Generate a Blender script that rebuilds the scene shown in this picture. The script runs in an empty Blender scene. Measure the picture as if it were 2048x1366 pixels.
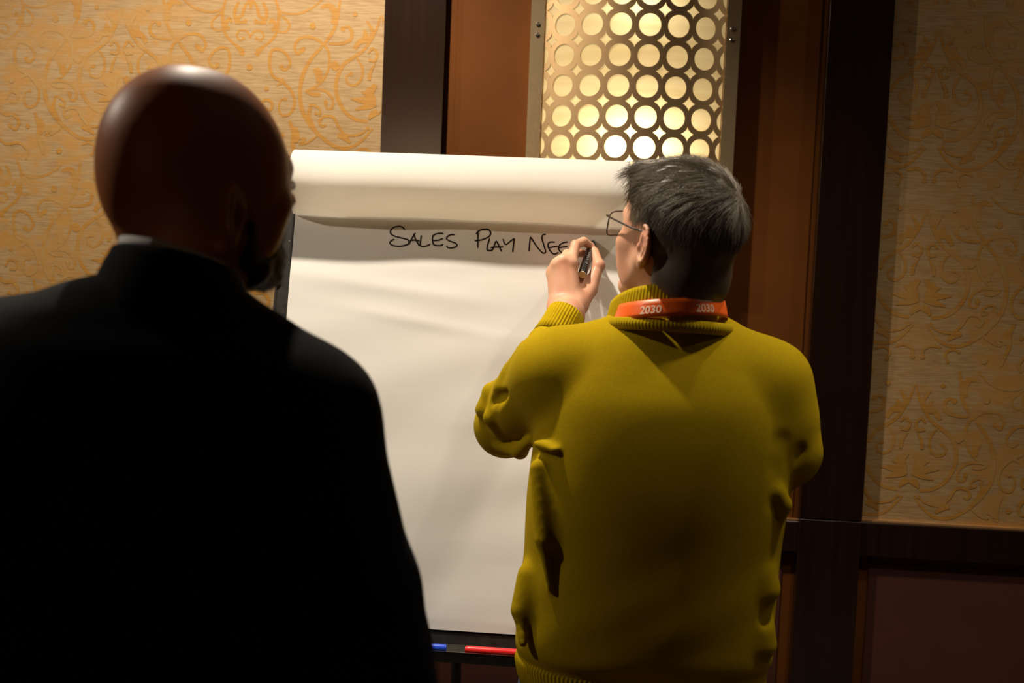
import bpy, math, random
import numpy as np
from mathutils import Matrix, Vector

random.seed(7)
rng = np.random.default_rng(11)
S = bpy.context.scene
COL = S.collection
R = math.radians

# ------------------------------------------------------------------ camera
FPX = 2500.0
YAW, PITCH, ROLL = R(4.4), R(-4.8), R(2.3)
CAM = np.array([0.0, 0.0, 1.65])
fw = np.array([-math.sin(YAW)*math.cos(PITCH), math.cos(YAW)*math.cos(PITCH), math.sin(PITCH)])
r0 = np.array([math.cos(YAW), math.sin(YAW), 0.0])
u0 = np.cross(r0, fw)
rt = math.cos(ROLL)*r0 + math.sin(ROLL)*u0
up = math.cos(ROLL)*u0 - math.sin(ROLL)*r0
cd = bpy.data.cameras.new('camera')
co = bpy.data.objects.new('camera', cd); COL.objects.link(co)
M = Matrix(((rt[0], up[0], -fw[0], CAM[0]), (rt[1], up[1], -fw[1], CAM[1]), (rt[2], up[2], -fw[2], CAM[2]), (0, 0, 0, 1)))
co.matrix_world = M
cd.sensor_width = 36.0
cd.lens = FPX/2048*36.0
cd.clip_start = 0.05
cd.dof.use_dof = True
cd.dof.focus_distance = 2.42
cd.dof.aperture_fstop = 4.5
S.camera = co

# ------------------------------------------------------------------ world, exposure
S.view_settings.view_transform = 'Standard'
S.view_settings.look = 'None'
S.view_settings.gamma = 1.0
S.view_settings.use_curve_mapping = False
S.view_settings.exposure = 0.0
w = bpy.data.worlds.new('world'); S.world = w
w.use_nodes = True
w.node_tree.nodes['Background'].inputs[0].default_value = (1.0, 0.7, 0.45, 1)
w.node_tree.nodes['Background'].inputs[1].default_value = 0.004

# ceiling downlights:  x, y, power, cone degrees, blend
CEIL = 2.95
DOWNLIGHTS = [      # ..., aim point
    (-0.66, 2.26, 152.0, 122, 0.6, 'round recessed ceiling downlight in front of the flipchart, left of its centre', (-.85, 2.52, 1.1)),
    (0.62, 2.32, 42.0, 92, 1.0, 'round recessed ceiling downlight above the right edge of the flipchart', (.62, 2.32, 0)),
    (0.78, 1.88, 46.0, 84, 0.8, 'round recessed ceiling downlight over the back of the person writing', (.70, 1.92, 0)),
    (-2.3, 1.68, 80.0, 120, 0.8, 'round recessed ceiling downlight in front of the patterned wallpaper at the left', (-.6, 2.5, 1.0)),
    (2.3, 1.9, 24.0, 120, 0.8, 'round recessed ceiling downlight by the patterned wallpaper at the right', (1.7, 3.0, 1.0)),
]
LIGHTCOL = (1.0, 0.885, 0.73)

def ray(px, py):
    d = fw + rt*((px-1024)/FPX) + up*((683-py)/FPX)
    return d

def Q(px, py, Y):
    d = ray(px, py)
    return CAM + d*((Y-CAM[1])/d[1])

# ------------------------------------------------------------------ helpers
def link(o, parent=None):
    COL.objects.link(o)
    if parent is not None: o.parent = parent
    return o

def props(o, label=None, cat=None, group=None, kind=None):
    if label: o['label'] = label
    if cat: o['category'] = cat
    if group: o['group'] = group
    if kind: o['kind'] = kind
    return o

def thing(name, label, cat, loc=(0, 0, 0), group=None):
    o = bpy.data.objects.new(name, None)
    o.location = Vector([float(v) for v in loc]); o.empty_display_size = .05
    link(o); props(o, label, cat, group)
    return o

def mesh_np(name, V, Fq, mat, parent=None, smooth=True, tri=False):
    """V (n,3) world coords, Fq list of faces or (m,4)/(m,3) array"""
    me = bpy.data.meshes.new(name)
    V = np.asarray(V, dtype=np.float64)
    off = np.zeros(3)
    p = parent
    while p is not None:
        off += np.array(p.location); p = p.parent
    V = V - off
    if isinstance(Fq, np.ndarray):
        m, k = Fq.shape
        me.vertices.add(len(V)); me.vertices.foreach_set('co', V.astype(np.float32).ravel())
        me.loops.add(m*k); me.loops.foreach_set('vertex_index', Fq.astype(np.int32).ravel())
        me.polygons.add(m); me.polygons.foreach_set('loop_start', np.arange(0, m*k, k, dtype=np.int32))
        try: me.polygons.foreach_set('loop_total', np.full(m, k, dtype=np.int32))
        except Exception: pass
        me.update(calc_edges=True); me.validate()
    else:
        me.from_pydata([tuple(v) for v in V], [], Fq); me.update()
    if smooth: me.polygons.foreach_set('use_smooth', np.ones(len(me.polygons), dtype=bool))
    if mat is not None: me.materials.append(mat)
    o = bpy.data.objects.new(name, me)
    return link(o, parent)

class MB:
    """collects simple solids into one mesh"""
    def __init__(s): s.v = []; s.f = []
    def add(s, V, F):
        n = len(s.v); s.v += [tuple(map(float, v)) for v in V]; s.f += [tuple(i+n for i in f) for f in F]; return s
    def box(s, lo, hi, bev=0.0):
        lo = np.array(lo, float); hi = np.array(hi, float)
        if bev <= 0:
            V = [(x, y, z) for x in (lo[0], hi[0]) for y in (lo[1], hi[1]) for z in (lo[2], hi[2])]
            F = [(0, 1, 3, 2), (4, 6, 7, 5), (0, 4, 5, 1), (2, 3, 7, 6), (0, 2, 6, 4), (1, 5, 7, 3)]
            return s.add(V, F)
        V = []; idx = {}
        for sx in (0, 1):
            for sy in (0, 1):
                for sz in (0, 1):
                    c = np.array([hi[0] if sx else lo[0], hi[1] if sy else lo[1], hi[2] if sz else lo[2]])
                    d = np.array([-bev if sx else bev, -bev if sy else bev, -bev if sz else bev])
                    for a in range(3):      # vertex that lies on the face normal to axis a
                        p = c + d; p[a] = c[a]
                        idx[(sx, sy, sz, a)] = len(V); V.append(p)
        F = []
        for a in range(3):
            b, c_ = [(1, 2), (2, 0), (0, 1)][a]
            for sd in (0, 1):
                q = []
                for (u, v_) in ((0, 0), (1, 0), (1, 1), (0, 1)):
                    k = [0, 0, 0]; k[a] = sd; k[b] = u; k[c_] = v_
                    q.append(idx[(*k, a)])
                F.append(tuple(q if sd else q[::-1]))
        for a in range(3):                  # edges along a
            b, c_ = [(1, 2), (2, 0), (0, 1)][a]
            for u in (0, 1):
                for v_ in (0, 1):
                    k0 = [0, 0, 0]; k1 = [0, 0, 0]
                    k0[a] = 0; k1[a] = 1
                    k0[b] = k1[b] = u; k0[c_] = k1[c_] = v_
                    q = [idx[(*k0, b)], idx[(*k1, b)], idx[(*k1, c_)], idx[(*k0, c_)]]
                    F.append(tuple(q if (u ^ v_) else q[::-1]))
        for sx in (0, 1):
            for sy in (0, 1):
                for sz in (0, 1):
                    q = [idx[(sx, sy, sz, 0)], idx[(sx, sy, sz, 1)], idx[(sx, sy, sz, 2)]]
                    F.append(tuple(q if (sx ^ sy ^ sz) else q[::-1]))
        return s.add(V, F)
    def tube(s, pts, rad, n=12, cap=True, flat=None):
        """pts list of points, rad scalar or list; flat=(dir, factor) squashes"""
        pts = [np.array(p, float) for p in pts]
        if np.isscalar(rad): rad = [rad]*len(pts)
        V = []; F = []
        T = []
        for i in range(len(pts)):
            a = pts[max(0, i-1)]; b = pts[min(len(pts)-1, i+1)]
            t = b-a; T.append(t/(np.linalg.norm(t)+1e-9))
        up_ = np.array([0, 0, 1.0]) if abs(T[0][2]) < .9 else np.array([1.0, 0, 0])
        nrm = np.cross(T[0], up_); nrm /= np.linalg.norm(nrm)
        for i, p in enumerate(pts):
            nrm = nrm - T[i]*np.dot(nrm, T[i]); nrm /= np.linalg.norm(nrm)+1e-9
            bn = np.cross(T[i], nrm)
            for k in range(n):
                a = 2*math.pi*k/n
                V.append(p + rad[i]*(math.cos(a)*nrm + math.sin(a)*bn))
        for i in range(len(pts)-1):
            for k in range(n):
                a = i*n+k; b = i*n+(k+1) % n
                F.append((a, b, b+n, a+n))
        if cap:
            F.append(tuple(range(n))[::-1]); F.append(tuple((len(pts)-1)*n+k for k in range(n)))
        return s.add(V, F)
    def build(s, name, mat, parent=None, smooth=False):
        return mesh_np(name, np.array(s.v), s.f, mat, parent, smooth)

def spline(pts, n=8):
    """Catmull-Rom through pts"""
    P = np.array(pts, float)
    if len(P) < 3: 
        return np.array([P[0]+(P[-1]-P[0])*t for t in np.linspace(0, 1, n+1)])
    P = np.vstack([2*P[0]-P[1], P, 2*P[-1]-P[-2]])
    out = []
    for i in range(1, len(P)-2):
        for t in np.linspace(0, 1, n, endpoint=False):
            a, b, c, d = P[i-1], P[i], P[i+1], P[i+2]
            out.append(.5*((2*b)+(-a+c)*t+(2*a-5*b+4*c-d)*t*t+(-a+3*b-3*c+d)*t**3))
    out.append(P[-2])
    return np.array(out)

# ------------------------------------------------------------------ materials
def new_mat(name):
    m = bpy.data.materials.new(name); m.use_nodes = True
    nt = m.node_tree; b = nt.nodes['Principled BSDF']
    return m, nt, b

def node(nt, typ, **kw):
    n = nt.nodes.new(typ)
    for k, v in kw.items():
        if k.startswith('i_'):
            key = k[2:]
            key = int(key) if key.isdigit() else key.replace('_', ' ')
            n.inputs[key].default_value = v
        else: setattr(n, k, v)
    return n

def simple(name, col, rough=.5, metal=0.0, spec=.5, noise=None, bump=None, sheen=0, coord='Object', sss=0, coat=0):
    """noise=(scale(vec or float), detail, amount, col2); bump=(scale, strength, dist)"""
    m, nt, b = new_mat(name)
    b.inputs['Base Color'].default_value = (*col, 1)
    b.inputs['Roughness'].default_value = rough
    b.inputs['Metallic'].default_value = metal
    b.inputs['Specular IOR Level'].default_value = spec
    b.inputs['Coat Weight'].default_value = coat
    if sheen:
        b.inputs['Sheen Weight'].default_value = sheen
        b.inputs['Sheen Roughness'].default_value = .5
        b.inputs['Sheen Tint'].default_value = (*[min(1, c*1.6+.1) for c in col], 1)
    if sss:
        b.inputs['Subsurface Weight'].default_value = sss
        b.inputs['Subsurface Radius'].default_value = (1, .3, .12)
        b.inputs['Subsurface Scale'].default_value = .006
    tc = node(nt, 'ShaderNodeTexCoord')
    def scaled(sc):
        if np.isscalar(sc): return tc.outputs[coord], sc
        mp = node(nt, 'ShaderNodeMapping'); mp.inputs['Scale'].default_value = sc
        nt.links.new(tc.outputs[coord], mp.inputs[0]); return mp.outputs[0], 1.0
    if noise:
        sc, det, amt, c2 = noise
        o, k = scaled(sc)
        nz = node(nt, 'ShaderNodeTexNoise'); nz.inputs['Scale'].default_value = k; nz.inputs['Detail'].default_value = det
        nt.links.new(o, nz.inputs[0])
        rp = node(nt, 'ShaderNodeValToRGB'); rp.color_ramp.elements[0].position = .5-amt; rp.color_ramp.elements[1].position = .5+amt
        rp.color_ramp.elements[0].color = (*col, 1); rp.color_ramp.elements[1].color = (*c2, 1)
        nt.links.new(nz.outputs[0], rp.inputs[0]); nt.links.new(rp.outputs[0], b.inputs['Base Color'])
    if bump:
        sc, st, ds = bump
        o, k = scaled(sc)
        nz = node(nt, 'ShaderNodeTexNoise'); nz.inputs['Scale'].default_value = k; nz.inputs['Detail'].default_value = 4
        nt.links.new(o, nz.inputs[0])
        bp = node(nt, 'ShaderNodeBump'); bp.inputs['Strength'].default_value = st; bp.inputs['Distance'].default_value = ds
        nt.links.new(nz.outputs[0], bp.inputs['Height']); nt.links.new(bp.outputs[0], b.inputs['Normal'])
    return m

def wallpaper_mat(name, base, dark, blotch, bamt):
    """woven silk-look paper: horizontal threads plus soft golden blotches"""
    m, nt, b = new_mat(name)
    tc = node(nt, 'ShaderNodeTexCoord')
    mp = node(nt, 'ShaderNodeMapping'); mp.inputs['Scale'].default_value = (28, 28, 420)
    nt.links.new(tc.outputs['Object'], mp.inputs[0])
    n1 = node(nt, 'ShaderNodeTexNoise', i_Scale=1.0, i_Detail=3.0); nt.links.new(mp.outputs[0], n1.inputs[0])
    r1 = node(nt, 'ShaderNodeValToRGB'); e = r1.color_ramp.elements
    e[0].position = .34; e[1].position = .62; e[0].color = (*dark, 1); e[1].color = (*base, 1)
    nt.links.new(n1.outputs[0], r1.inputs[0])
    mp2 = node(nt, 'ShaderNodeMapping'); mp2.inputs['Scale'].default_value = (9, 9, 16)
    nt.links.new(tc.outputs['Object'], mp2.inputs[0])
    n2 = node(nt, 'ShaderNodeTexNoise', i_Scale=1.0, i_Detail=6.0, i_Roughness=.68); nt.links.new(mp2.outputs[0], n2.inputs[0])
    r2 = node(nt, 'ShaderNodeValToRGB'); e = r2.color_ramp.elements
    e[0].position = .46; e[1].position = .58; e[0].color = (0, 0, 0, 1); e[1].color = (bamt,)*3+(1,)
    nt.links.new(n2.outputs[0], r2.inputs[0])
    # blotches only towards the left and right, away from the chart
    sx = node(nt, 'ShaderNodeSeparateXYZ'); nt.links.new(tc.outputs['Object'], sx.inputs[0])
    mr = node(nt, 'ShaderNodeMapRange'); mr.inputs[1].default_value = -.95; mr.inputs[2].default_value = -1.25
    nt.links.new(sx.outputs[0], mr.inputs[0])
    mr2 = node(nt, 'ShaderNodeMapRange'); mr2.inputs[1].default_value = .6; mr2.inputs[2].default_value = .9
    nt.links.new(sx.outputs[0], mr2.inputs[0])
    mx_ = node(nt, 'ShaderNodeMath', operation='MAXIMUM'); nt.links.new(mr.outputs[0], mx_.inputs[0]); nt.links.new(mr2.outputs[0], mx_.inputs[1])
    mu = node(nt, 'ShaderNodeMath', operation='MULTIPLY'); nt.links.new(r2.outputs[0], mu.inputs[0]); nt.links.new(mx_.outputs[0], mu.inputs[1])
    mx = node(nt, 'ShaderNodeMix', data_type='RGBA'); nt.links.new(mu.outputs[0], mx.inputs['Factor'])
    nt.links.new(r1.outputs[0], mx.inputs[6]); mx.inputs[7].default_value = (*blotch, 1)
    nt.links.new(mx.outputs[2], b.inputs['Base Color'])
    b.inputs['Roughness'].default_value = .55; b.inputs['Specular IOR Level'].default_value = .35
    bp = node(nt, 'ShaderNodeBump', i_Strength=.25, i_Distance=.0006); nt.links.new(n1.outputs[0], bp.inputs['Height'])
    nt.links.new(bp.outputs[0], b.inputs['Normal'])
    return m

MW = {}
MW['paper_wall'] = wallpaper_mat('woven_wallpaper', (.34, .225, .105), (.25, .150, .060), (.36, .17, .028), .75)
MW['motif'] = wallpaper_mat('golden_scroll_print', (.36, .175, .030), (.29, .13, .020), (.33, .20, .07), .85)
MW['wood'] = simple('dark_lacquered_wood', (.010, .004, .002), .17, spec=1.0, noise=((60, 60, 3), 4, .2, (.015, .006, .003)), bump=((200, 200, 10), .03, .0003))
MW['leather'] = simple('brown_leatherette', (.108, .032, .003), .7, spec=.12, noise=(7, 8, .25, (.086, .025, .0025)), bump=(900, .25, .0004))
MW['lowpanel'] = simple('maroon_panel', (.070, .018, .010), .55, noise=(6, 6, .3, (.05, .014, .008)), bump=(700, .2, .0004))
MW['brass'] = simple('polished_brass', (.72, .53, .30), .19, metal=.82, bump=(14, .25, .004))
MW['bronze'] = simple('bronze_lattice_metal', (.42, .27, .13), .42, metal=.85)
MW['gilt'] = simple('thin_gilt_edge', (.55, .30, .12), .4, metal=.6)
MW['screw'] = simple('steel_screw', (.5, .47, .4), .25, metal=1)
MW['blackmetal'] = simple('black_powder_coat', (.018, .016, .013), .45, noise=(60, 6, .12, (.028, .025, .02)), bump=(400, .1, .0003))
MW['chip'] = simple('chipped_paint_bare_metal', (.62, .57, .45), .5)
MW['sheet'] = simple('flipchart_paper', (.87, .84, .78), .75, spec=.2)
def paper_thin():
    m, nt, b = new_mat('single_sheet_paper')
    b.inputs['Base Color'].default_value = (.87, .84, .78, 1); b.inputs['Roughness'].default_value = .75; b.inputs['Specular IOR Level'].default_value = .2
    t = node(nt, 'ShaderNodeBsdfTranslucent'); t.inputs[0].default_value = (1.0, .94, .84, 1)
    mx = node(nt, 'ShaderNodeMixShader', i_0=.52); nt.links.new(b.outputs[0], mx.inputs[1]); nt.links.new(t.outputs[0], mx.inputs[2])
    nt.links.new(mx.outputs[0], nt.nodes['Material Output'].inputs[0]); return m
MW['thin'] = paper_thin()
MW['ink'] = simple('black_marker_ink', (.018, .006, .004), .5)
MW['ceil'] = simple('cream_ceiling_paint', (.30, .24, .17), .8)
MW['carpet'] = simple('brown_carpet', (.05, .03, .02), .95, noise=(40, 6, .2, (.09, .05, .03)), bump=(300, .8, .003))

def lamp_mat():
    m, nt, b = new_mat('lamp_glow')
    em = node(nt, 'ShaderNodeEmission'); em.inputs[0].default_value = (*LIGHTCOL, 1); em.inputs[1].default_value = 6
    nt.links.new(em.outputs[0], nt.nodes['Material Output'].inputs[0]); return m
MW['lamp'] = lamp_mat()

# ------------------------------------------------------------------ lights themselves
for i, (x, y, pw, cone, bl, lab, aim) in enumerate(DOWNLIGHTS):
    t = thing('ceiling_downlight', lab, 'ceiling light', (x, y, CEIL))
    ang = np.linspace(0, 2*math.pi, 33)[:-1]
    V = []; F = []
    prof = [(.048, .0), (.062, -.004), (.066, -.006), (.068, .0)]
    prof = [(.044, .012), (.048, -.003), (.062, -.006), (.068, -.001), (.068, .004)]
    for (r_, z_) in prof:
        for a in ang: V.append((x+r_*math.cos(a), y+r_*math.sin(a), CEIL-.004+z_))
    for j in range(len(prof)-1):
        for k in range(32): F.append((j*32+k, j*32+(k+1) % 32, (j+1)*32+(k+1) % 32, (j+1)*32+k))
    mesh_np('trim_ring', V, F, MW['screw'], t)
    V = [(x+.044*math.cos(a), y+.044*math.sin(a), CEIL-.006) for a in ang]
    mesh_np('lens', V, [tuple(range(32))], MW['lamp'], t, smooth=False)
    ld = bpy.data.lights.new('spot_lamp', 'SPOT'); ld.energy = pw; ld.color = LIGHTCOL
    ld.spot_size = R(cone); ld.spot_blend = bl; ld.shadow_soft_size = .07 if i == 2 else .03
    lo = bpy.data.objects.new('spot_lamp', ld); lo.location = (0, 0, -.035); link(lo, t)
    lo.rotation_euler = (Vector(aim)-Vector((x, y, CEIL-.035))).to_track_quat('-Z', 'Y').to_euler()

# ------------------------------------------------------------------ room
WY = 3.10          # wallpaper plane
def struct(o, label=None):
    o['kind'] = 'structure'
    if label: o['label'] = label
    return o
XL, XR, YB = -4.2, 4.2, -4.5
struct(MB().box((XL, YB, -.05), (XR, WY+.1, 0)).build('floor', MW['carpet']), 'brown carpeted floor')
struct(MB().box((XL, YB, CEIL), (XR, WY+.1, CEIL+.05)).build('ceiling', MW['ceil']), 'cream ceiling')
struct(MB().box((XL-.05, YB, 0), (XL, WY+.1, CEIL)).build('wall_left', MW['leather']), 'brown side wall')
struct(MB().box((XR, YB, 0), (XR+.05, WY+.1, CEIL)).build('wall_right', MW['leather']), 'brown side wall')
struct(MB().box((XL-.05, YB-.05, 0), (XR+.05, YB, CEIL)).build('wall_back', MW['leather']), 'brown rear wall')

glow_root = thing('rear_glow_panel', 'unseen glowing panel added on the rear wall for sheen and fill', 'glowing panel', (-1.6, YB+.06, 1.92))  # added glow standing for an unseen bright source: pilaster sheen, faint fill
m, nt, b = new_mat('added_panel_glow'); em = node(nt, 'ShaderNodeEmission'); em.inputs[0].default_value = (1, .66, .38, 1); em.inputs[1]  .default_value = 2.4
nt.links.new(em.outputs[0], nt.nodes['Material Output'].inputs[0]); MW['panelglow'] = m
MB().box((-2.1, YB+.03, 1.95), (-1.1, YB+.05, 2.45)).build('glow_surface', MW['panelglow'], glow_root)
for lo_, hi_ in (((-2.13, YB, 1.92), (-2.10, YB+.06, 2.48)), ((-1.1, YB, 1.92), (-1.07, YB+.06, 2.48)), ((-2.13, YB, 1.92), (-1.07, YB+.06, 1.95)), ((-2.13, YB, 2.45), (-1.07, YB+.06, 2.48))):
    MB().box(lo_, hi_, .003).build('glow_panel_frame', MW['blackmetal'], glow_root)
# pixel anchored verticals on the wall
pL0 = Q(772, 0, WY-.02)[0]; pL1 = Q(893, 0, WY-.03)[0]
pR0 = Q(1648, 300, WY-.03)[0]-.006; pR1 = Q(1766, 350, WY-.02)[0]
zRail_r = Q(1880, 1049, WY)[2]            # foot of the wallpaper
zRail_m = Q(1570, 1037, WY)[2]
zRailB = Q(1880, 1120, WY-.02)[2]
wf = struct(MB().box((XL, WY, 0), (XR, WY+.08, CEIL)).build('wall_front', MW['leather']), 'panelled ballroom wall behind the flipchart')
# wallpaper fields
def wall_part(o, label=None):
    return props(o, label)
def wbox(name, lo, hi, mat, bev=0, label=None):
    o = MB().box(lo, hi, bev).build(name, mat, wf)
    if label: o['label'] = label
    return o
WPY = WY-.006
wbox('wallpaper_panel', (XL, WPY, zRail_r), (pL0+.01, WY, CEIL), MW['paper_wall'], label='beige woven wallpaper field with golden scrolls at the left')
wbox('wallpaper_panel', (pR1-.01, WPY, zRail_r), (XR, WY, CEIL), MW['paper_wall'], label='shadowed wallpaper field at the right')
# recessed brown field
wbox('leather_panel', (pL1+.024, WY-.004, zRail_m), (pR0-.012, WY, CEIL), MW['leather'], .002, label='brown leatherette panel behind the grille')
wbox('panel_edging', (pL1-.01, WY-.001, zRail_m), (pL1+.024, WY+.001, CEIL), MW['leather'])
wbox('pilaster', (pL0, WY-.035, 0), (pL1, WY+.002, CEIL), MW['wood'], .0015, label='dark wooden pilaster left of the grille')
zs = Q(1655, 1040, WY-.035)[2]
wbox('pilaster', (pR0, WY-.035, zs+.0015), (pR1, WY+.002, CEIL), MW['wood'], .0012, label='dark wooden pilaster right of the grille')
wbox('pilaster_base', (pR0, WY-.037, 0), (pR1, WY+.002, zs-.001), MW['wood'], .0012)
wbox('dado_rail', (pR1-.002, WY-.026, zRailB), (XR, WY+.001, zRail_r), MW['wood'], .002)
wbox('dado_rail', (pL1-.002, WY-.026, zRailB), (pR0+.002, WY+.001, zRail_m), MW['wood'], .002)
wbox('dado_rail', (XL, WY-.026, zRailB), (pL0+.002, WY+.001, zRail_r), MW['wood'], .002)
wbox('gilt_edge', (pR1, WY-.016, zRail_r+.0005), (XR, WPY+.001, zRail_r+.005), MW['gilt'])
wbox('gilt_edge', (XL, WY-.016, zRail_r+.0005), (pL0, WPY+.001, zRail_r+.005), MW['gilt'])
wbox('gilt_edge', (pL1, WY-.012, zRail_m+.0005), (pR0, WY-.003, zRail_m+.0035), MW['gilt'])
for a, b_ in ((XL, pL0), (pL1, pR0), (pR1, XR)):
    wbox('lower_panel', (a+.03, WY-.004, .16), (b_-.03, WY, zRailB-.02), MW['lowpanel'], .002)
struct(MB().box((XL, WY-.05, 0), (XR, WY-.0005, .14), .004).build('baseboard_front', MW['wood']), 'dark wooden baseboard')

# ---- wallpaper scroll motifs: thin printed ribbons lying on the paper ----
# drawn in units of 1/2.626 photograph pixels about the mirror axis at u=1315
SC = []     # (points, w0, w1, ball)
def sc(pts, w0=9, w1=6, ball=0): SC.append((pts, w0, w1, ball))
sc([(1440, -20), (1462, 40), (1466, 100), (1450, 180), (1395, 236), (1345, 262)], 9, 7, 0)
sc([(1310, 195), (1335, 165), (1370, 160), (1388, 185), (1370, 210), (1350, 200)], 6, 5, 9)
sc([(1395, 236), (1365, 262), (1352, 290)], 10, 16, 0)
sc([(1322, 0), (1350, 40), (1360, 80), (1395, 100), (1385, 120), (1345, 112)], 9, 8, 12)
sc([(1380, 10), (1398, 50), (1400, 90), (1370, 112)], 10, 8, 0)
sc([(1315, 0), (1315, 30), (1315, 60)], 14, 2)
sc([(1462, 60), (1500, 90), (1524, 120), (1515, 155), (1480, 165), (1462, 150)], 7, 5, 9)
sc([(1415, 120), (1430, 100), (1450, 130), (1438, 150)], 10, 10, 12)
sc([(1465, 50), (1520, 68), (1590, 60), (1650, 30), (1700, -15)], 6, 6)
sc([(1690, 30), (1735, 20), (1770, 60), (1762, 115)], 10, 24, 0)
sc([(1795, -20), (1782, 60), (1770, 130), (1735, 190), (1700, 232)], 9, 9)
sc([(1600, 268), (1608, 240), (1575, 275), (1556, 235), (1585, 192), (1640, 185), (1690, 205), (1735, 250), (1745, 320), (1728, 380), (1690, 430), (1645, 455)], 8, 8, 0)
sc([(1578, 262), (1600, 250)], 10, 10, 12)
sc([(1670, 345), (1690, 380), (1685, 420)], 22, 14)
sc([(2012, 60), (1985, 150), (1930, 240), (1870, 285), (1815, 330), (1785, 410), (1792, 490), (1830, 560), (1890, 605), (1960, 618)], 8, 12)
sc([(1700, 235), (1645, 300), (1605, 380), (1590, 470), (1603, 560), (1648, 640), (1720, 710), (1800, 755), (1880, 750), (1940, 705), (1985, 650)], 13, 8)
sc([(1890, 285), (1920, 330), (1920, 390), (1885, 428), (1848, 420), (1838, 385), (1862, 370)], 8, 6, 11)
sc([(1620, 462), (1680, 455), (1730, 465), (1768, 505), (1765, 550), (1735, 552), (1732, 530)], 8, 6, 11)
sc([(1620, 465), (1650, 480), (1700, 482)], 6, 14)
sc([(1735, 215), (1790, 215), (1850, 195), (1860, 150), (1835, 125), (1812, 138)], 9, 9, 14)
sc([(1878, 240), (1905, 200), (1950, 190), (1972, 150), (1950, 110), (1935, 90)], 18, 6)
sc([(1920, 200), (1935, 170), (1925, 140)], 22, 8)
sc([(1480, 340), (1505, 360), (1535, 325), (1510, 275), (1465, 252), (1430, 268), (1424, 340), (1445, 395), (1500, 425), (1548, 475), (1562, 530), (1545, 580), (1505, 600), (1480, 570), (1485, 522), (1512, 512)], 9, 7, 10)
sc([(1480, 335), (1490, 345)], 11, 11, 13)
sc([(1462, 445), (1490, 425), (1505, 410)], 4, 16)
sc([(1538, 625), (1560, 690), (1558, 750), (1575, 800), (1590, 850)], 12, 9)
sc([(1560, 660), (1575, 700), (1570, 740)], 22, 18)
sc([(1590, 720), (1625, 715), (1600, 745), (1640, 735), (1690, 700)], 7, 6, 0)
sc([(1640, 545), (1665, 538), (1700, 560), (1700, 590), (1680, 580)], 7, 6, 9)
sc([(1650, 550), (1640, 590), (1660, 640), (1690, 690)], 10, 12)
sc([(1735, 640), (1712, 650), (1700, 620), (1730, 595), (1775, 600), (1805, 650), (1850, 690), (1925, 680), (1960, 650)], 8, 7, 10)
sc([(1800, 690), (1840, 705), (1870, 730)], 18, 10)
sc([(1760, 310), (1775, 330), (1790, 350)], 24, 20)
sc([(1995, 420), (1960, 470), (1920, 460)], 20, 6)
sc([(2000, 500), (1930, 505), (1865, 500)], 30, 5)
sc([(2000, 520), (1940, 540), (1890, 556)], 24, 5)
sc([(1975, 440), (1965, 470), (1975, 520)], 26, 20)
sc([(2010, 560), (1980, 580), (1965, 605)], 22, 8)
sc([(1800, 790), (1840, 775), (1875, 800), (1860, 840)], 8, 6, 9)
sc([(1900, 770), (1945, 760), (1985, 780), (1990, 820)], 10, 6, 12)
sc([(1950, 260), (1975, 235), (2000, 265), (1985, 300), (1960, 295)], 8, 7, 9)
sc([(1990, 310), (1965, 360), (1960, 400)], 5, 12)
sc([(1380, 560), (1400, 520), (1440, 530), (1435, 570), (1410, 570)], 8, 7, 9)
sc([(1315, 470), (1315, 520), (1315, 580)], 4, 22)
sc([(1330, 600), (1370, 640), (1420, 640), (1450, 680), (1430, 720), (1400, 700)], 12, 7, 11)
sc([(1330, 760), (1380, 800), (1450, 790), (1500, 830), (1490, 880)], 8, 8)
sc([(1315, 650), (1315, 700), (1315, 760)], 18, 8)
DOTS = [(1650, 126, 17), (1315, 350, 16), (1676, 826, 16), (1410, 460, 12), (1730, 520, 12), (1500, 700, 13), (1875, 60, 12)]
kx = 1/2.626
def motif_poly():
    V = []; F = []; LAY = []; kk = [0.0]
    def ribbon(pts, w0, w1, ball):
        P = spline(pts, 5); n = len(P)
        T = np.gradient(P, axis=0); T /= np.linalg.norm(T, axis=1)[:, None]+1e-9
        N = np.stack([-T[:, 1], T[:, 0]], 1)
        s = np.linspace(0, 1, n)[:, None]
        wv = (w0+(w1-w0)*s)*(.55+.45*np.sin(np.pi*np.clip(s, 0.02, .98))**.6)
        a = P+N*wv; b_ = P-N*wv
        k = len(V)
        for i in range(n): V.append(a[i]); V.append(b_[i]); LAY.extend([kk[0]+i*.02]*2)
        kk[0] += .02*n+.3
        for i in range(n-1): F.append((k+2*i, k+2*i+1, k+2*i+3, k+2*i+2))
        if ball: disc(P[-1], ball)
    def disc(c, r):
        k = len(V)
        for j in range(12): V.append((c[0]+r*math.cos(j*math.pi/6), c[1]+r*1.1*math.sin(j*math.pi/6))); LAY.append(kk[0])
        kk[0] += .3
        F.append(tuple(range(k, k+12)))
    for p, a, b_, c in SC: ribbon(p, a*1.05, b_*1.05, c)
    for x, y, r in DOTS: disc((x, y), r)
    return np.array(V), F, np.array(LAY)
mv, mf, mlay = motif_poly()
mlay = mlay/mlay.max()*.0006
axp = Q(1315*kx, 60, WPY)                   # mirror axis on the wall
top = Q(1315*kx, 0, WPY); bot = Q(1315*kx, 380, WPY)
u2m = (top[2]-bot[2])/(380*2.626)           # metres per motif unit
HALF = 700*u2m; PER = 905*u2m
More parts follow.
